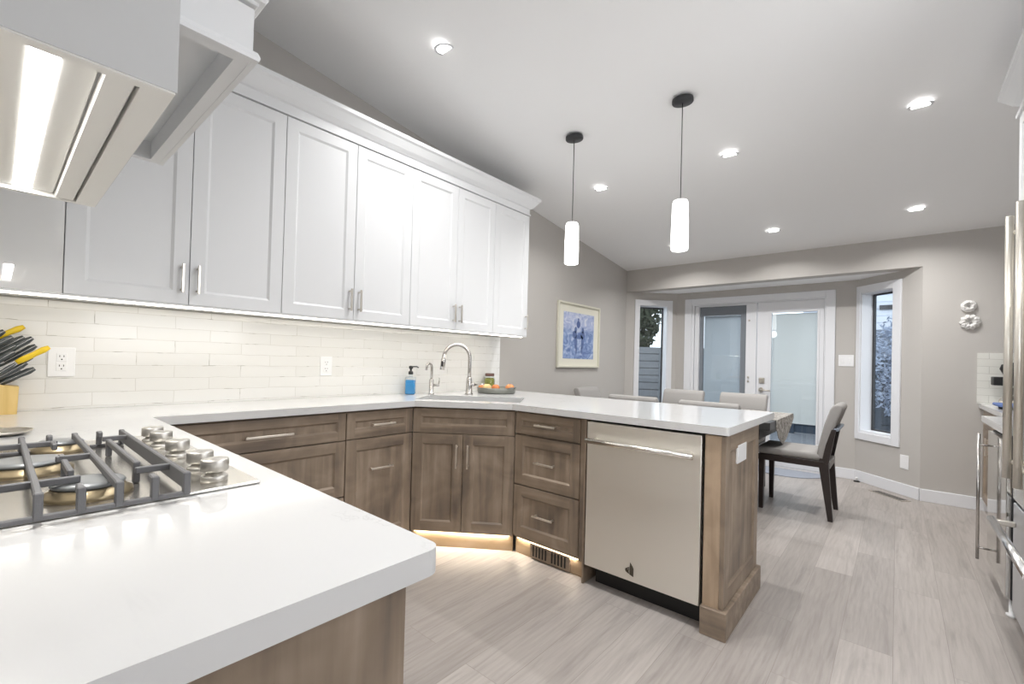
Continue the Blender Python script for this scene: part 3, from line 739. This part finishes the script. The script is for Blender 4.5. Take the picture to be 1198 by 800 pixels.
MB().box(HX0+.02, HX1-.02, .092, .127, HZ+.001, HZ+.0175, .002, 1).build('front_filter_panel', HP, t)
MB().box(HX0+.02, HX1-.02, -.21, .088, HZ+.011, HZ+.0175, .001, 1).build('filter_panel', HP, t)
MB().box(HX0+.028, HX1-.03, .019, .050, HZ+.0098, HZ+.0112).build('light_bar', emis('hood_light', (1, .985, .95), 12), t)
la = area('hood_lamp', ((HX0+HX1)/2, .035, HZ+.0095), (0, 0, 0), .76, .03, 3.6, (1, .97, .92)); la.parent = t
t = thing('hood_cabinet', 'white moulded cabinet box directly above the range hood', 'cabinet', (0, 0, 0))
BX_0, BX_1, BYF, BZ = -1.62, -.90, .30, 1.716
m = MB(); m.box(BX_0, BX_1-.006, HY+.004, BYF-.006, BZ+.05, 1.812); m.box(BX_0, BX_1-.006, HY+.004, HY+.012, BZ+.001, BZ+.05)
m.box(BX_0, BX_1-.006, BYF-.030, BYF-.006, BZ+.001, BZ+.05); m.box(BX_1-.030, BX_1-.006, HY+.004, BYF-.030, BZ+.001, BZ+.05); m.box(BX_0, BX_0+.02, HY+.004, BYF-.030, BZ+.001, BZ+.05)
m.build('valance', WHITE, t)
m = MB().sweep([(-.008, BZ), (.002, BZ), (.004, BZ+.006), (0, BZ+.016), (-.008, BZ+.020)], lambda o: [(BX_1+o, HY+.004), (BX_1+o, BYF+o), (BX_0-.001, BYF+o)]); m.build('bead', WHITE, t)
m = MB().box(BX_0, BX_1, HY+.004, BYF, 1.818, 2.62, .002, 1); m.box(BX_0, BX_1-.016, HY+.004, BYF-.016, 1.812, 1.818); m.build('cabinet_box', WHITE, t)
m = MB().sweep([(-.01, 1.824), (.008, 1.824), (.012, 1.83), (.004, 1.86), (-.01, 1.86)], lambda o: [(BX_1+o, HY+.004), (BX_1+o, BYF+o), (BX_0, BYF+o)]); m.build('moulding', WHITE, t)
for k, (a, b) in enumerate(((.0, .36), (.36, .72))):
    ob = MB().shaker(a+.002, b-.002, .05, .78, 0, th=.018, mh=0).build('door', WHITE, t, (BX_1, BYF+.019, 1.83), PI)

# ------------------------------------------------------------------ cooktop
CXA, CXB, CYA, CYB = -1.75, -.988, -.165, .361
t = thing('gas_cooktop', 'stainless gas cooktop with heavy grey grates and five knobs', 'cooktop', ((CXA+CXB)/2, .1, ZT))
ox, oy = (CXA+CXB)/2, .1
def L(x, y, z=0): return (x-ox, y-oy, z)
MB().box(CXA-ox, CXB-ox, CYA-oy, CYB-oy, 0, .007, .003).build('body', STEEL_CT, t)
MB().box(CXA+.03-ox, CXB-.012-ox, CYA+.01-oy, .242-oy, .007, .0085).build('burner_tray', plain('tray_steel', (.50, .48, .45), .22, .9), t)
for i, (bx, by, br) in enumerate(((-1.085, .115, .047), (-1.36, .05, .056), (-1.60, .115, .040), (-1.09, -.08, .040), (-1.62, -.08, .047))):
    ob = MB().lathe([(br+.014, .0085), (br+.013, .016), (br+.004, .020), (br+.002, .026)], L(bx, by), 36).build('burner_ring', plain('brass_ring', 'a8997c', .35, .8), t)
    MB().lathe([(br, .026), (br+.003, .030), (br, .0345), (br-.012, .036), (0, .0365)], L(bx, by), 36).build('burner_cap', plain('burner_cap', '8f9294', .35, .5), ob)
for i, kx in enumerate((-1.60, -1.50, -1.335, -1.152, -1.052)):
    ob = MB().lathe([(.0235, .007), (.0235, .016), (.022, .018), (.016, .020), (.015, .026)], L(kx, .297), 36).build('knob', STEELK, t)
    MB().lathe([(.022, .026), (.0245, .028), (.0245, .048), (.0235, .050), (0, .0505)], L(kx, .297), 36).build('knob_cap', STEELK, ob)
# grates
def grate(name, ys, zt, label, par, full):
    m = MB(); h = .009; hw = .0045; top = .050; 
    def barx(x0, x1, y, legs=(True, True), tall=False):
        m.box(x0-ox, x1-ox, y-hw-oy, y+hw-oy, top-(.030 if tall else .014), top, .0018, 1)
        for xx, f in ((x0, legs[0]), (x1, legs[1])):
            if f: m.box((xx-.001 if xx == x0 else xx-.012)-ox, (xx+.012 if xx == x0 else xx+.001)-ox, y-hw-oy-.001, y+hw-oy+.001, .0095, top+.0006, .0018, 1)
    def bary(x, y0, y1, leg=True):
        m.box(x-hw-ox, x+hw-ox, y0-oy, y1-oy, top-.013, top-.001, .0015, 1)
    xa, xb = -1.602, -.962
    if full:
        barx(xa, xb, .230, tall=True); barx(xa, xb, .139); barx(xa, xb, .048); barx(xa, xb, -.035)
        barx(-1.445, -1.115, .185); barx(xa, xa+.03, .185, (True, False)); barx(xb-.035, xb, .185, (False, True)); barx(xa, xa+.03, .094, (True, False)); barx(xb-.035, xb, .094, (False, True))
        barx(-1.49, -1.44, .094, (False, False)); barx(-1.30, -1.275, .094, (False, False)); barx(-1.235, -1.115, .094, (False, False)); m.box(-1.235-ox, -1.221-ox, .0895-oy, .0985-oy, .0095, .049)
        bary(-1.50, -.035, .102); bary(-1.50, .180, .23); bary(-1.28, .085, .139); bary(-1.065, -.035, .102); bary(-1.07, .175, .23)
        for x in (xa+.006, xb-.006): m.box(x-.006-ox, x+.006-ox, -.035-oy, .230-oy, .009, .016, .001, 1)
    else:
        for y in (-.052, -.105, -.15): barx(xa, xb, y)
        for x in (-1.50, -1.28, -1.065): bary(x, -.15, -.052)
        for x in (xa+.006, xb-.006): m.box(x-.006-ox, x+.006-ox, -.15-oy, -.052-oy, .009, .016, .001, 1)
    return m.build(name, IRON, par)
grate('grate', None, 0, '', t, True); grate('grate', None, 0, '', t, False)
# small steel spoon rest behind the cooktop
t = thing('spoon_rest', 'thin metal spoon rest lying left of the cooktop', 'spoon rest', (-2.05, .015, ZT))
m = MB().lathe([(0, .001), (.05, .002), (.068, .008), (.072, .014), (.069, .014), (.05, .005), (0, .004)], n=30, closed=False); m.build('dish', NICKEL, t)

# ------------------------------------------------------------------ knife block and knives
t = thing('knife_block', 'honey bamboo knife block on the worktop by the tile', 'knife block', (-2.715, -.02, ZT))
BAMB = wood('bamboo', ('c9a55e', 'dcbc76', 'e8cc8c'), (40, 40, 3))
MB().prism([(-.13, 0), (.085, 0), (.088, .108), (.03, .118), (-.13, .21)], -.05, .05, axis='x').build('block_body', BAMB, t)
MB().box(-.045, .045, -.12, .075, -.0005, .004).build('base_pad', DARKG, t)
BLK = plain('knife_black', '3d4243', .35, coat=.3); YEL = plain('knife_yellow', 'd9b818', .4); STRIP = plain('knife_steel', (.75, .74, .72), .2, 1)
F_, Cc = F, Vector((0, 0, 1.18))
def on_x(px, py, X):
    d = R_*((px-CX)/FPX)-U_*((py-CY)/FPX)+F; s = X/d.x; return Cc+d*s
knives = [(28.5, 382, -2.735, 33, YEL, 'yellow-handled paring knife highest in the block'), (57.7, 406, -2.66, 36, YEL, 'yellow-handled knife reaching furthest right in the block'),
 (5, 387, -2.70, 40, BLK, 'dark knife handle at the upper left edge of the block'), (15, 394, -2.68, 38, BLK, 'dark rounded knife handle left of the top of the bundle'), (28, 394, -2.745, 40, BLK, 'dark knife handle just below the upper yellow one'),
 (38, 395, -2.71, 42, BLK, 'long dark knife handle standing right of the bundle top'), (42, 404, -2.74, 40, BLK, 'dark knife with bright steel edge above the lower yellow handle'), (18, 404, -2.70, 38, BLK, 'dark curved knife handle in the middle left of the block'),
 (16.5, 411, -2.665, 42, BLK, 'dark knife handle with round butt in the middle of the block'), (37.5, 417.5, -2.70, 30, BLK, 'dark knife handle under the lower yellow handle'), (30, 418, -2.73, 32, BLK, 'short dark knife handle tucked behind its neighbours'),
 (31, 424, -2.68, 40, BLK, 'dark handle with steel spine in the lower half of the block'), (18, 425, -2.665, 42, BLK, 'dark steak knife handle low at the left'), (40.5, 431, -2.69, 33, BLK, 'lowest dark steak knife handle on the right'), (24, 433, -2.70, 36, BLK, 'dark steak knife handle lowest in the middle')]
for px, py, X, dg, mt, lb in knives:
    tip = on_x(px, py, X); a = math.radians(dg); d = Vector((0, -math.cos(a), -math.sin(a)))
    k = thing('kitchen_knife', lb, 'knife', tip+d*.11, 0, 'knives in the bamboo block')
    ax = d; ay = Vector((1, 0, 0)); az = ax.cross(ay)
    c0 = tip-Vector(k.location)
    m = MB()
    ps = [(0, .010), (.02, .0125), (.05, .0105), (.085, .012), (.11, .0095)]
    # handle as a flat, gently waisted bar
    rings = []
    for s_, hh in ps:
        c = c0+d*s_
        rings.append([m.bm.verts.new(c+ay*(.0075*math.cos(q))+az*(hh*math.sin(q)*(.8 if s_ == 0 else 1))) for q in [2*PI*i/12 for i in range(12)]])
    for r1, r2 in zip(rings, rings[1:]):
        for i in range(12):
            f = m.bm.faces.new((r1[i], r1[(i+1) % 12], r2[(i+1) % 12], r2[i])); f.smooth = True
    m.bm.faces.new(rings[0][::-1]); m.bm.faces.new(rings[-1])
    m.build('handle', mt, k)
    if mt is BLK: MB().obox(c0+d*.055, ax, ay, az, .056, .0078, .0009).build('tang', STRIP, k)
    MB().obox(c0+d*.135, ax, ay, az, .030, .0012, .009).build('blade', STRIP, k)

# ------------------------------------------------------------------ ceiling lights
n_c = Vector((0, -SL, 1)).normalized()
tilt = math.atan(SL)
dl = []
names = {(-1.979, 3.4): 'ceiling downlight nearest the left pendant cord', (-.932, 3.39): 'ceiling downlight in the middle of the ceiling, right of the right pendant', (.083, 3.395): 'ceiling downlight nearest the right-hand white cabinets',
 (-1.90, 4.914): 'ceiling downlight beside the bottom of the right pendant shade', (-.932, 4.894): 'ceiling downlight above the glazed patio doors', (.103, 4.892): 'far right ceiling downlight above the wall flowers', (-1.959, 1.60): 'ceiling downlight above the long white cabinets',
 (-.93, 1.6): 'ceiling downlight over the open floor before the dishwasher', (.09, 1.6): 'ceiling downlight in front of the refrigerator', (.4, -2.2): 'unseen ceiling downlight added behind the camera for fill, right', (-1.6, -2.2): 'unseen ceiling downlight added behind the camera for fill, left'}  # last two are extra fill lights, added out of view
LENS = emis('downlight_lens', (1, .99, .97), 14)
proto = None
for (x, y), lb in names.items():
    p = Vector((x, y, cz(y)-.001))
    if proto is None:
        t = thing('ceiling_light', lb, 'ceiling light', p, 0, 'recessed ceiling lights'); t.rotation_euler = (-tilt, 0, 0)
        MB().lathe([(.042, -.001), (.058, -.001), (.056, -.006), (.042, -.004)], n=32, closed=False).build('trim_ring', WHITEG, t)
        MB().lathe([(0, -.004), (.042, -.004)], n=32, closed=False).build('lens', LENS, t)
        la = area('downlight_lamp', (0, 0, -.0055), (0, 0, 0), .076, .076, P_DOWN, WARM, 'DISK', math.radians(135)); la.parent = t
        proto = t
    else:
        t = dup(proto, p, 0, lb); t.rotation_euler = (-tilt, 0, 0)
# pendants
SHADE = emis('opal_shade', (1, .99, .97), 2.8)
def pendant(label, x, y, z1, z0):
    zc_ = cz(y); t = thing('pendant_light', label, 'pendant light', (x, y, zc_), 0, 'pendants over the peninsula')
    MB().lathe([(.060, -.002), (.062, -.012), (.062, -.024), (.058, -.030), (0, -.031)], n=32).build('canopy', plain('canopy_black', '2f3033', .45), t).rotation_euler = (-tilt, 0, 0)
    MB().tube([(0, 0, -.02), (0, 0, z1-zc_)], .0028, 8).build('cord', DARKG, t)
    a, b = z0-zc_, z1-zc_
    MB().lathe([(.044, a), (.049, a+.006), (.050, a+.1), (.046, b-.02), (.040, b-.002), (0, b)], n=28, closed=True).build('shade', SHADE, t)
    l = bpy.data.lights.new('pendant_lamp', 'POINT'); l.energy = P_PEND; l.shadow_soft_size = .06; l.color = WARM
    lo = bpy.data.objects.new('pendant_lamp', l); COL.objects.link(lo); lo.parent = t; lo.location = (0, 0, a-.08)
pendant('left white glass pendant, hanging nearer the picture', -1.77, 2.645, 2.168, 1.876)
pendant('right white glass pendant, hanging in front of the ceiling', -1.005, 2.66, 2.168, 1.868)

# toe-kick light under the sink cabinet
t = thing('light_strip', 'warm light strip hidden under the corner sink cabinet', 'light', (A.x, A.y, .0995), ang)
W = (B-A).length
MB().box(.02, W-.02, .022, .032, -.006, 0).build('diffuser', emis('toe_led', (1, .80, .50), 3), t)
la = area('toe_lamp', (W/2, .027, -.0075), (-.15, 0, 0), W-.06, .009, 1.0, (1, .90, .74)); la.parent = t
t = thing('light_strip', 'warm light strip hidden under the peninsula drawers', 'light', (B.x, YF, .0995), 0)
MB().box(.02, .46, .022, .032, -.006, 0).build('diffuser', emis('toe_led_b', (1, .80, .50), 3), t)
la = area('toe_lamp', (.23, .027, -.0075), (-.15, 0, 0), .42, .009, .55, (1, .90, .74)); la.parent = t

# ------------------------------------------------------------------ framed picture
t = thing('framed_picture', 'white-framed blue painting of riders hung on the left wall', 'picture', (XL, 0, 0))
y0, y1, z0, z1 = 3.915, 4.79, 1.118, 1.842
m = MB(); f_ = .022
m.box(.002, .03, y0, y1, z0, z0+f_, .003); m.box(.002, .03, y0, y1, z1-f_, z1, .003); m.box(.002, .03, y0, y0+f_, z0+f_, z1-f_, .003); m.box(.002, .03, y1-f_, y1, z0+f_, z1-f_, .003)
m.build('frame', plain('frame_cream', 'd9d6c6', .45), t)
MB().box(.004, .012, y0+f_, y1-f_, z0+f_, z1-f_).build('mat_board', plain('mat_board', 'e6e3d4', .8), t)
def painting():
    m, tt, b = new_mat('blue_painting'); tc = tt.nodes.new('ShaderNodeTexCoord')
    mp = tt.nodes.new('ShaderNodeMapping'); mp.inputs['Scale'].default_value = (1, 1, 1.6); mp.inputs['Rotation'].default_value = (.5, 0, 0)
    n = tt.nodes.new('ShaderNodeTexNoise'); n.inputs['Scale'].default_value = 7; n.inputs['Detail'].default_value = 6; n.inputs['Distortion'].default_value = 1.8
    tt.links.new(tc.outputs['Object'], mp.inputs[0]); tt.links.new(mp.outputs[0], n.inputs['Vector'])
    sx = tt.nodes.new('ShaderNodeSeparateXYZ'); tt.links.new(tc.outputs['Object'], sx.inputs[0])
    gr = tt.nodes.new('ShaderNodeMapRange'); gr.inputs[1].default_value = 1.50; gr.inputs[2].default_value = 1.60
    tt.links.new(sx.outputs[2], gr.inputs[0])
    ra = ramp(tt, [(.35, hexc('6279ac')), (.5, hexc('8ea3cc')), (.66, hexc('bac6df'))]); rb = ramp(tt, [(.3, hexc('93a3cc')), (.5, hexc('b4bedd')), (.7, hexc('dcdfec'))])
    tt.links.new(n.outputs[0], ra.inputs[0]); tt.links.new(n.outputs[0], rb.inputs[0])
    mx = tt.nodes.new('ShaderNodeMix'); mx.data_type = 'RGBA'
    tt.links.new(gr.outputs[0], mx.inputs[0]); tt.links.new(ra.outputs[0], mx.inputs[6]); tt.links.new(rb.outputs[0], mx.inputs[7]); tt.links.new(mx.outputs[2], b.inputs['Base Color'])
    b.inputs['Roughness'].default_value = .5; return m
ya, yb_, za, zb_ = y0+.115, y1-.125, z0+.10, z1-.105
m = MB(); m.box(.012, .014, ya, yb_, za, zb_, mat=0)
# riders, generic figures in darker blue paint
yc = (ya+yb_)/2-.0
def blob(cy, cz_, ry, rz, mat):
    m.prism([(cy+ry*math.cos(q), cz_+rz*math.sin(q)) for q in [2*PI*i/14 for i in range(14)]], .014, .0145, axis='x', mat=mat)
blob(yc-.02, 1.665, .014, .018, 1); blob(yc-.02, 1.61, .038, .042, 1)
for s in (-1, 1):
    blob(yc+s*.075, 1.545, .024, .036, 2); blob(yc+s*.085-.01, 1.49, .045, .045, 2); blob(yc+s*.07, 1.40, .028, .07, 2); blob(yc+s*.055, 1.32, .014, .05, 2)
blob(yc-.0, 1.47, .07, .028, 2)
m.build('painting', [painting(), plain('paint_navy', '52659a', .5), plain('paint_deep', '6074a4', .5, var=.4, bscale=40)], t)

# ------------------------------------------------------------------ dining table and chairs
t = thing('dining_table', 'dark wood dining table beyond the peninsula', 'dining table', (-1.55, 4.38, 0))
MB().box(-.81, .81, -.49, .49, .69, .75, .003, 1).build('tabletop', plain('table_charcoal', '343434', .35, var=.2, bscale=20), t)
MB().box(-.72, .72, -.40, .40, .60, .69).build('apron', DARKW, t)
for sx in (-1, 1):
    for sy in (-1, 1):
        x, y = sx*.42, sy*.085-.045; MB().box(x-.04, x+.04, y-.04, y+.04, 0, .69, .004, 1).build('leg', DARKW, t)
# runner: flat strip with a long pointed drop at the right end
def runner_mat():
    m, tt, b = new_mat('runner_weave'); tc = tt.nodes.new('ShaderNodeTexCoord'); n = tt.nodes.new('ShaderNodeTexNoise'); n.inputs['Scale'].default_value = 22; n.inputs['Detail'].default_value = 6; n.inputs['Distortion'].default_value = 2
    tt.links.new(tc.outputs['Object'], n.inputs['Vector']); r = ramp(tt, [(.35, hexc('6b6864')), (.5, hexc('98938d')), (.65, hexc('c0bcb6'))]); tt.links.new(n.outputs[0], r.inputs[0]); tt.links.new(r.outputs[0], b.inputs['Base Color']); b.inputs['Roughness'].default_value = .9; return m
m = MB(); m.box(-2.36, -.735, 4.12, 4.86, .7505, .754)
m.prism([(4.12, .752), (4.86, .752), (4.88, .71), (4.74, .64), (4.55, .56), (4.38, .53), (4.2, .60), (4.10, .70)], -.738, -.733, axis='x')
o = m.build('table_runner', runner_mat()); tag(o, 'mottled grey cloth runner draped over the right end of the table', 'table runner')
def make_chair(label):
    t = thing('dining_chair', label, 'dining chair', (0, 0, 0), 0, 'upholstered chairs around the dining table')
    # local: faces -x (front), back towards +x ; origin at centre of the seat on the floor
    wd = .22
    MB().box(-.25, .21, -wd, wd, .405, .455, .003, 1).build('seat_frame', DARKW, t)
    m = MB(); m.box(-.265, .19, -wd-.005, wd+.005, .455, .515, .026, 4); m.build('seat', FABRIC, t)
    for s in (-1, 1):
        y = s*(wd-.02)
        m = MB()
        def seg(x0, w0, z0, x1, w1, z1):
            lo = [m.bm.verts.new((x0+a*w0/2, y+b*.018, z0)) for a, b in ((-1, -1), (1, -1), (1, 1), (-1, 1))]; hi = [m.bm.verts.new((x1+a*w1/2, y+b*.020, z1)) for a, b in ((-1, -1), (1, -1), (1, 1), (-1, 1))]
            for i in range(4): m.bm.faces.new((lo[i], lo[(i+1) % 4], hi[(i+1) % 4], hi[i]))
            m.bm.faces.new(lo[::-1]); m.bm.faces.new(hi)
        seg(-.225, .030, 0, -.225, .044, .42)
        m.build('leg', DARKW, t)
        m = MB(); seg(.255, .032, 0, .205, .065, .44); seg(.205, .065, .44, .262, .040, .71)
        m.build('leg', DARKW, t)
    # upholstered back: slab leaning backwards, slightly curved
    pr = [(.155, .47), (.175, .60), (.205, .74), (.240, .86), (.262, .895), (.290, .905), (.315, .895), (.322, .87), (.300, .80), (.262, .69), (.228, .58), (.205, .47)]
    m = MB(); m.prism(pr, -wd, wd, axis='y')
    es = [e for e in m.bm.edges if len(e.link_faces) == 2 and any(len(f.verts) > 4 for f in e.link_faces)]
    bmesh.ops.bevel(m.bm, geom=es, offset=.014, segments=3, profile=.5, affect='EDGES')
    for f in m.bm.faces: f.smooth = True
    m.build('backrest', FABRIC, t)
    MB().box(.262, .30, -wd+.005, wd-.005, .700, .722, .003, 1).build('top_cap', plain('cap_grey', '8e97a3', .4, .5), t)
    MB().box(.205, .245, -wd+.04, wd-.04, .40, .45).build('rear_rail', FABRIC, t)
    return t
ch = make_chair('grey upholstered chair with dark legs at the right end of the table'); ch.location = (-.635, 4.43, 0); ch.rotation_euler = (0, 0, 0)
gp = 'upholstered chairs around the dining table'
dup(ch, (-1.73, 3.87, 0), -PI/2, 'grey chair back just above the worktop, left of the two nearest', gp)
dup(ch, (-1.09, 3.83, 0), -PI/2, 'grey chair back just above the worktop, right of the two nearest', gp)
dup(ch, (-1.81, 4.73, 0), PI/2, 'grey chair across the table, in front of the left window trim', gp)
dup(ch, (-1.20, 4.73, 0), PI/2, 'grey chair across the table, in front of the patio doors', gp)
dup(ch, (-2.36, 4.33, 0), PI, 'grey chair at the left end of the table by the painting', gp)

# door mat
t = MB(); t.prism([(.38*math.cos(q)*(1 if math.sin(q) < 0 else 1), .40*math.sin(q)) for q in [PI+PI*i/20 for i in range(21)]], 0, .008)
o = t.build('door_mat', plain('mat_blue_grey', 'a0a5b0', .95, bump=.8, bscale=300, var=.3), None, (-.95, 5.985, 0)); tag(o, 'blue-grey half-round door mat at the patio doors', 'door mat')
o = MB().lathe([(.028, 0), (.028, .006), (.020, .010)], n=20, mat=0).tube([(0, 0, .01), (0, -.0, .035)], .006, 10, mat=1).lathe([(.011, .03), (.013, .038), (.010, .046), (0, .047)], n=14, mat=1).build('door_stop', [BLACKM, WHITE_P], None, (-.312, 5.93, 0)); tag(o, 'small white and black door stop on the floor by the baseboard', 'door stop')
t = thing('floor_register', 'narrow floor vent by the right bay window baseboard', 'floor vent', (-.045, 5.50, 0), -.785)
MB().box(-.17, .17, -.05, .05, 0, .004, .001, 1).build('vent_frame', plain('register_taupe', 'a49c92', .5), t)
for k in range(3): MB().box(-.15, .15, -.036+k*.027, -.018+k*.027, .0041, .0046).build('slot', BLACKM, t)

# wall plates and flowers on the back wall
def rosette(label, x, z, r, n, wdt):
    t = thing('wall_flower', label, 'wall decoration', (x, YB, z), 0)
    m = MB()
    for k in range(n):
        a = 2*PI*k/n; ca, sa = math.cos(a), math.sin(a)
        pts = [(r*.12, 0, -.012), (r*.45, wdt, -.030), (r*.85, wdt*.9, -.024), (r, 0, -.012), (r*.85, -wdt*.9, -.024), (r*.45, -wdt, -.030)]
        top = [m.bm.verts.new((p[0]*ca-p[1]*sa, p[2], p[0]*sa+p[1]*ca)) for p in pts]
        bot = [m.bm.verts.new((p[0]*ca-p[1]*sa, -.001, p[0]*sa+p[1]*ca)) for p in pts]
        c = m.bm.verts.new((r*.55*ca, -.042, r*.55*sa))
        for i in range(6):
            m.bm.faces.new((top[i], top[(i+1) % 6], c)); m.bm.faces.new((bot[i], bot[(i+1) % 6], top[(i+1) % 6], top[i]))
    bmesh.ops.recalc_face_normals(m.bm, faces=m.bm.faces[:])
    m.build('petals', plain('porcelain', 'e4e2df', .4), t)
    MB().tube([(0, -.001, 0), (0, -.03, 0)], r*.16, 12).build('centre', plain('porcelain_grey', '9a9894', .5), t)
rosette('small white ceramic wall flower, upper of the two', .466, 1.757, .054, 7, .024)
rosette('larger white ceramic wall flower with spread petals, lower of the two', .476, 1.618, .070, 10, .017)
def plate(name, label, loc, a, w, h, n=0):
    t = thing(name, label, 'wall plate', loc, a)
    MB().box(-w/2, w/2, -.006, 0, -h/2, h/2, .0025).build('cover', WHITE_P, t)
    for k in range(n): MB().box(-w/2+(k+.5)*w/n-.014, -w/2+(k+.5)*w/n+.014, -.010, -.006, -.03, .03, .002, 1).build('rocker', WHITE_P, t)
plate('light_switch', 'white two-rocker switch between the doors and right window', (-.425, YBB, 1.272), 0, .135, .125, 2)
plate('wall_outlet', 'white outlet cover low on the wall under the right window', (.062, 5.626, .315), -PI/4, .085, .13, 0)

# ------------------------------------------------------------------ right-hand run
XFc = .407
# low wooden cabinet near the far wall
t = thing('base_cabinet', 'brown cabinet at the far right under the coffee counter', 'cabinet', (.56, YB-.02, 0), -PI/2)
MB().box(0, 1.5, .021, .57, .10, ZC-.002).build('carcass', W_V, t)
MB().box(0, 1.5, .05, .065, 0, .10).build('toe_kick', W_H, t)
for x0, x1 in ((.02, .50), (.50, .98), (.98, 1.48)):
    ob = MB().shaker(x0+G, x1-G, .105, .712, 0).build('door', [W_V, W_H], t); pull(ob, x1-.04, .6, .14, True, 0)
    ob = MB().shaker(x0+G, x1-G, .716, .868, 0, fw=.045).build('drawer', [W_V, W_H], t); pull(ob, (x0+x1)/2, .79, .14, False, .009)
# undercounter wine cooler
t = thing('beverage_fridge', 'stainless undercounter fridge with a long vertical bar handle', 'fridge', (XFc, 3.775, 0), -PI/2)
MB().box(.002, .573, .02, .62, .09, .85).build('body', DARKG, t)
ob = MB().box(0, .575, 0, .02, .095, .845, .002, 1).build('door', STEEL_MIR, t)
m = MB(); m.tube([(.035, -.042, .10), (.035, -.042, .825)], .0075, 14)
for z in (.165, .76): m.tube([(.035, -.042, z), (.035, 0, z)], .0055, 10)
m.build('handle', CHROME, ob)
MB().box(0, .575, .06, .07, 0, .085).build('toe_panel', BLACKM, t)
MB().lathe([(.022, 0), (.022, .012), (.012, .016), (.012, .088)], (.535, .03, 0), 16).build('levelling_foot', WHITE_P, t)
m = MB(); m.prism([(.40, 3.20), (XR, 3.20), (XR, YB-.001), (.535, YB-.001), (.535, 3.98), (.40, 3.98)], ZC, ZT)
o = m.build('worktop', QUARTZ); tag(o, 'white stepped worktop at the far right under the coffee maker', 'worktop')
o = MB().box(.523, XR, YB-.011, YB-.001, ZT+.0005, 1.35).build('backsplash', TILE_X); tag(o, 'white tiles on the back wall behind the coffee maker', 'backsplash')
# coffee maker
t = thing('coffee_maker', 'black coffee maker partly hidden on the far right counter', 'coffee maker', (.72, 5.35, ZT))
MB().box(-.05, .20, -.13, .13, 0, .03, .006).build('base', BLACKM, t)
MB().box(.06, .20, -.12, .12, .03, .34, .012).build('water_tank', BLACKM, t)
MB().box(-.125, .19, -.07, .07, .165, .235, .006).lathe([(.055, .235), (.085, .30), (.075, .335), (.03, .352), (0, .352)], (.0, 0, 0), 20).build('brew_head', BLACKM, t)
MB().lathe([(.040, .032), (.05, .06), (.046, .12), (.036, .15)], (-.005, 0, 0), 20).build('carafe', plain('carafe_dark', '241c18', .08), t)
t = thing('folded_cloth', 'blue folded cloth lying on the far right counter', 'cloth', (.64, 4.90, ZT))
MB().box(-.05, .2, -.11, .11, 0, .018, .004).build('lower_layer', plain('cloth_dark', '2a3034', .8), t)
MB().box(-.08, .2, -.12, .12, .018, .040, .008).build('upper_layer', plain('cloth_blue', '5f74a6', .85), t)
t = thing('wire_basket', 'small light hooped basket behind the blue cloth', 'basket', (.685, 5.115, ZT))
MB().lathe([(0, 0), (.06, 0), (.078, .05), (.075, .05), (.056, .004), (0, .004)], n=24, closed=False).build('bowl', plain('beige_basket', 'c9c1b4', .7), t)
MB().tube([(-.078*math.cos(PI*k/12), 0, .045+.05*math.sin(PI*k/12)) for k in range(13)], .004, 8).build('hoop', NICKEL, t)
# tall stainless pilaster and refrigerator
t = thing('refrigerator', 'tall stainless refrigerator at the right edge with a drawer handle', 'refrigerator', (.425, 3.19, 0), -PI/2)
MB().box(.0, .92, .03, .70, .04, 1.97).build('body', plain('fridge_grey', '8f9296', .4, .4), t)
for k, (a, b) in enumerate(((.02, .458), (.462, .90))):
    ob = MB().box(a, b, 0, .03, .585, 1.955, .006).build('door', STEEL_FR, t)
    hx = .345 if k == 0 else .575
    m = MB(); m.tube([(hx, -.062, .73), (hx, -.062, 1.86)], .014, 20)
    for z in (.80, 1.79): m.tube([(hx, -.062, z), (hx, 0, z)], .010, 12)
    m.build('handle', plain('cream_steel', (.80, .76, .68), .38, .85), ob)
ob = MB().box(.035, .90, 0, .03, .06, .572, .006).build('freezer_drawer', plain('drawer_steel', (.60, .61, .63), .3, .85), t)
m = MB(); m.tube([(.045, -.072, .478), (.86, -.072, .478)], .0165, 20); m.build('handle', plain('bright_bar', (.82, .82, .82), .2, 1), ob)
for x in (.09, .81): MB().box(x-.012, x+.012, -.072, 0, .466, .490, .003).build('handle_mount', NICKEL, ob)
t = thing('wall_cabinet', 'white cabinet with crown over the refrigerator at the right edge', 'cabinet', (.435, 3.19, 1.985), -PI/2)
MB().box(0, .95, .021, .70, 0, .44).build('carcass', WHITE, t)
for a, b in ((0, .475), (.475, .95)):
    ob = MB().shaker(a+G, b-G, 0, .44, 0, mh=0).build('door', WHITE, t)
prof = [(-.02, 0), (.010, 0), (.012, .014), (0, .02), (0, .055), (.02, .07), (.055, .118), (.066, .128), (.066, .152), (-.02, .152)]
m = MB(); m.sweep([(o_, .432+h) for o_, h in prof], lambda o_: [(.95, -o_), (-o_, -o_), (-o_, .70)]); m.build('crown', WHITE, t)
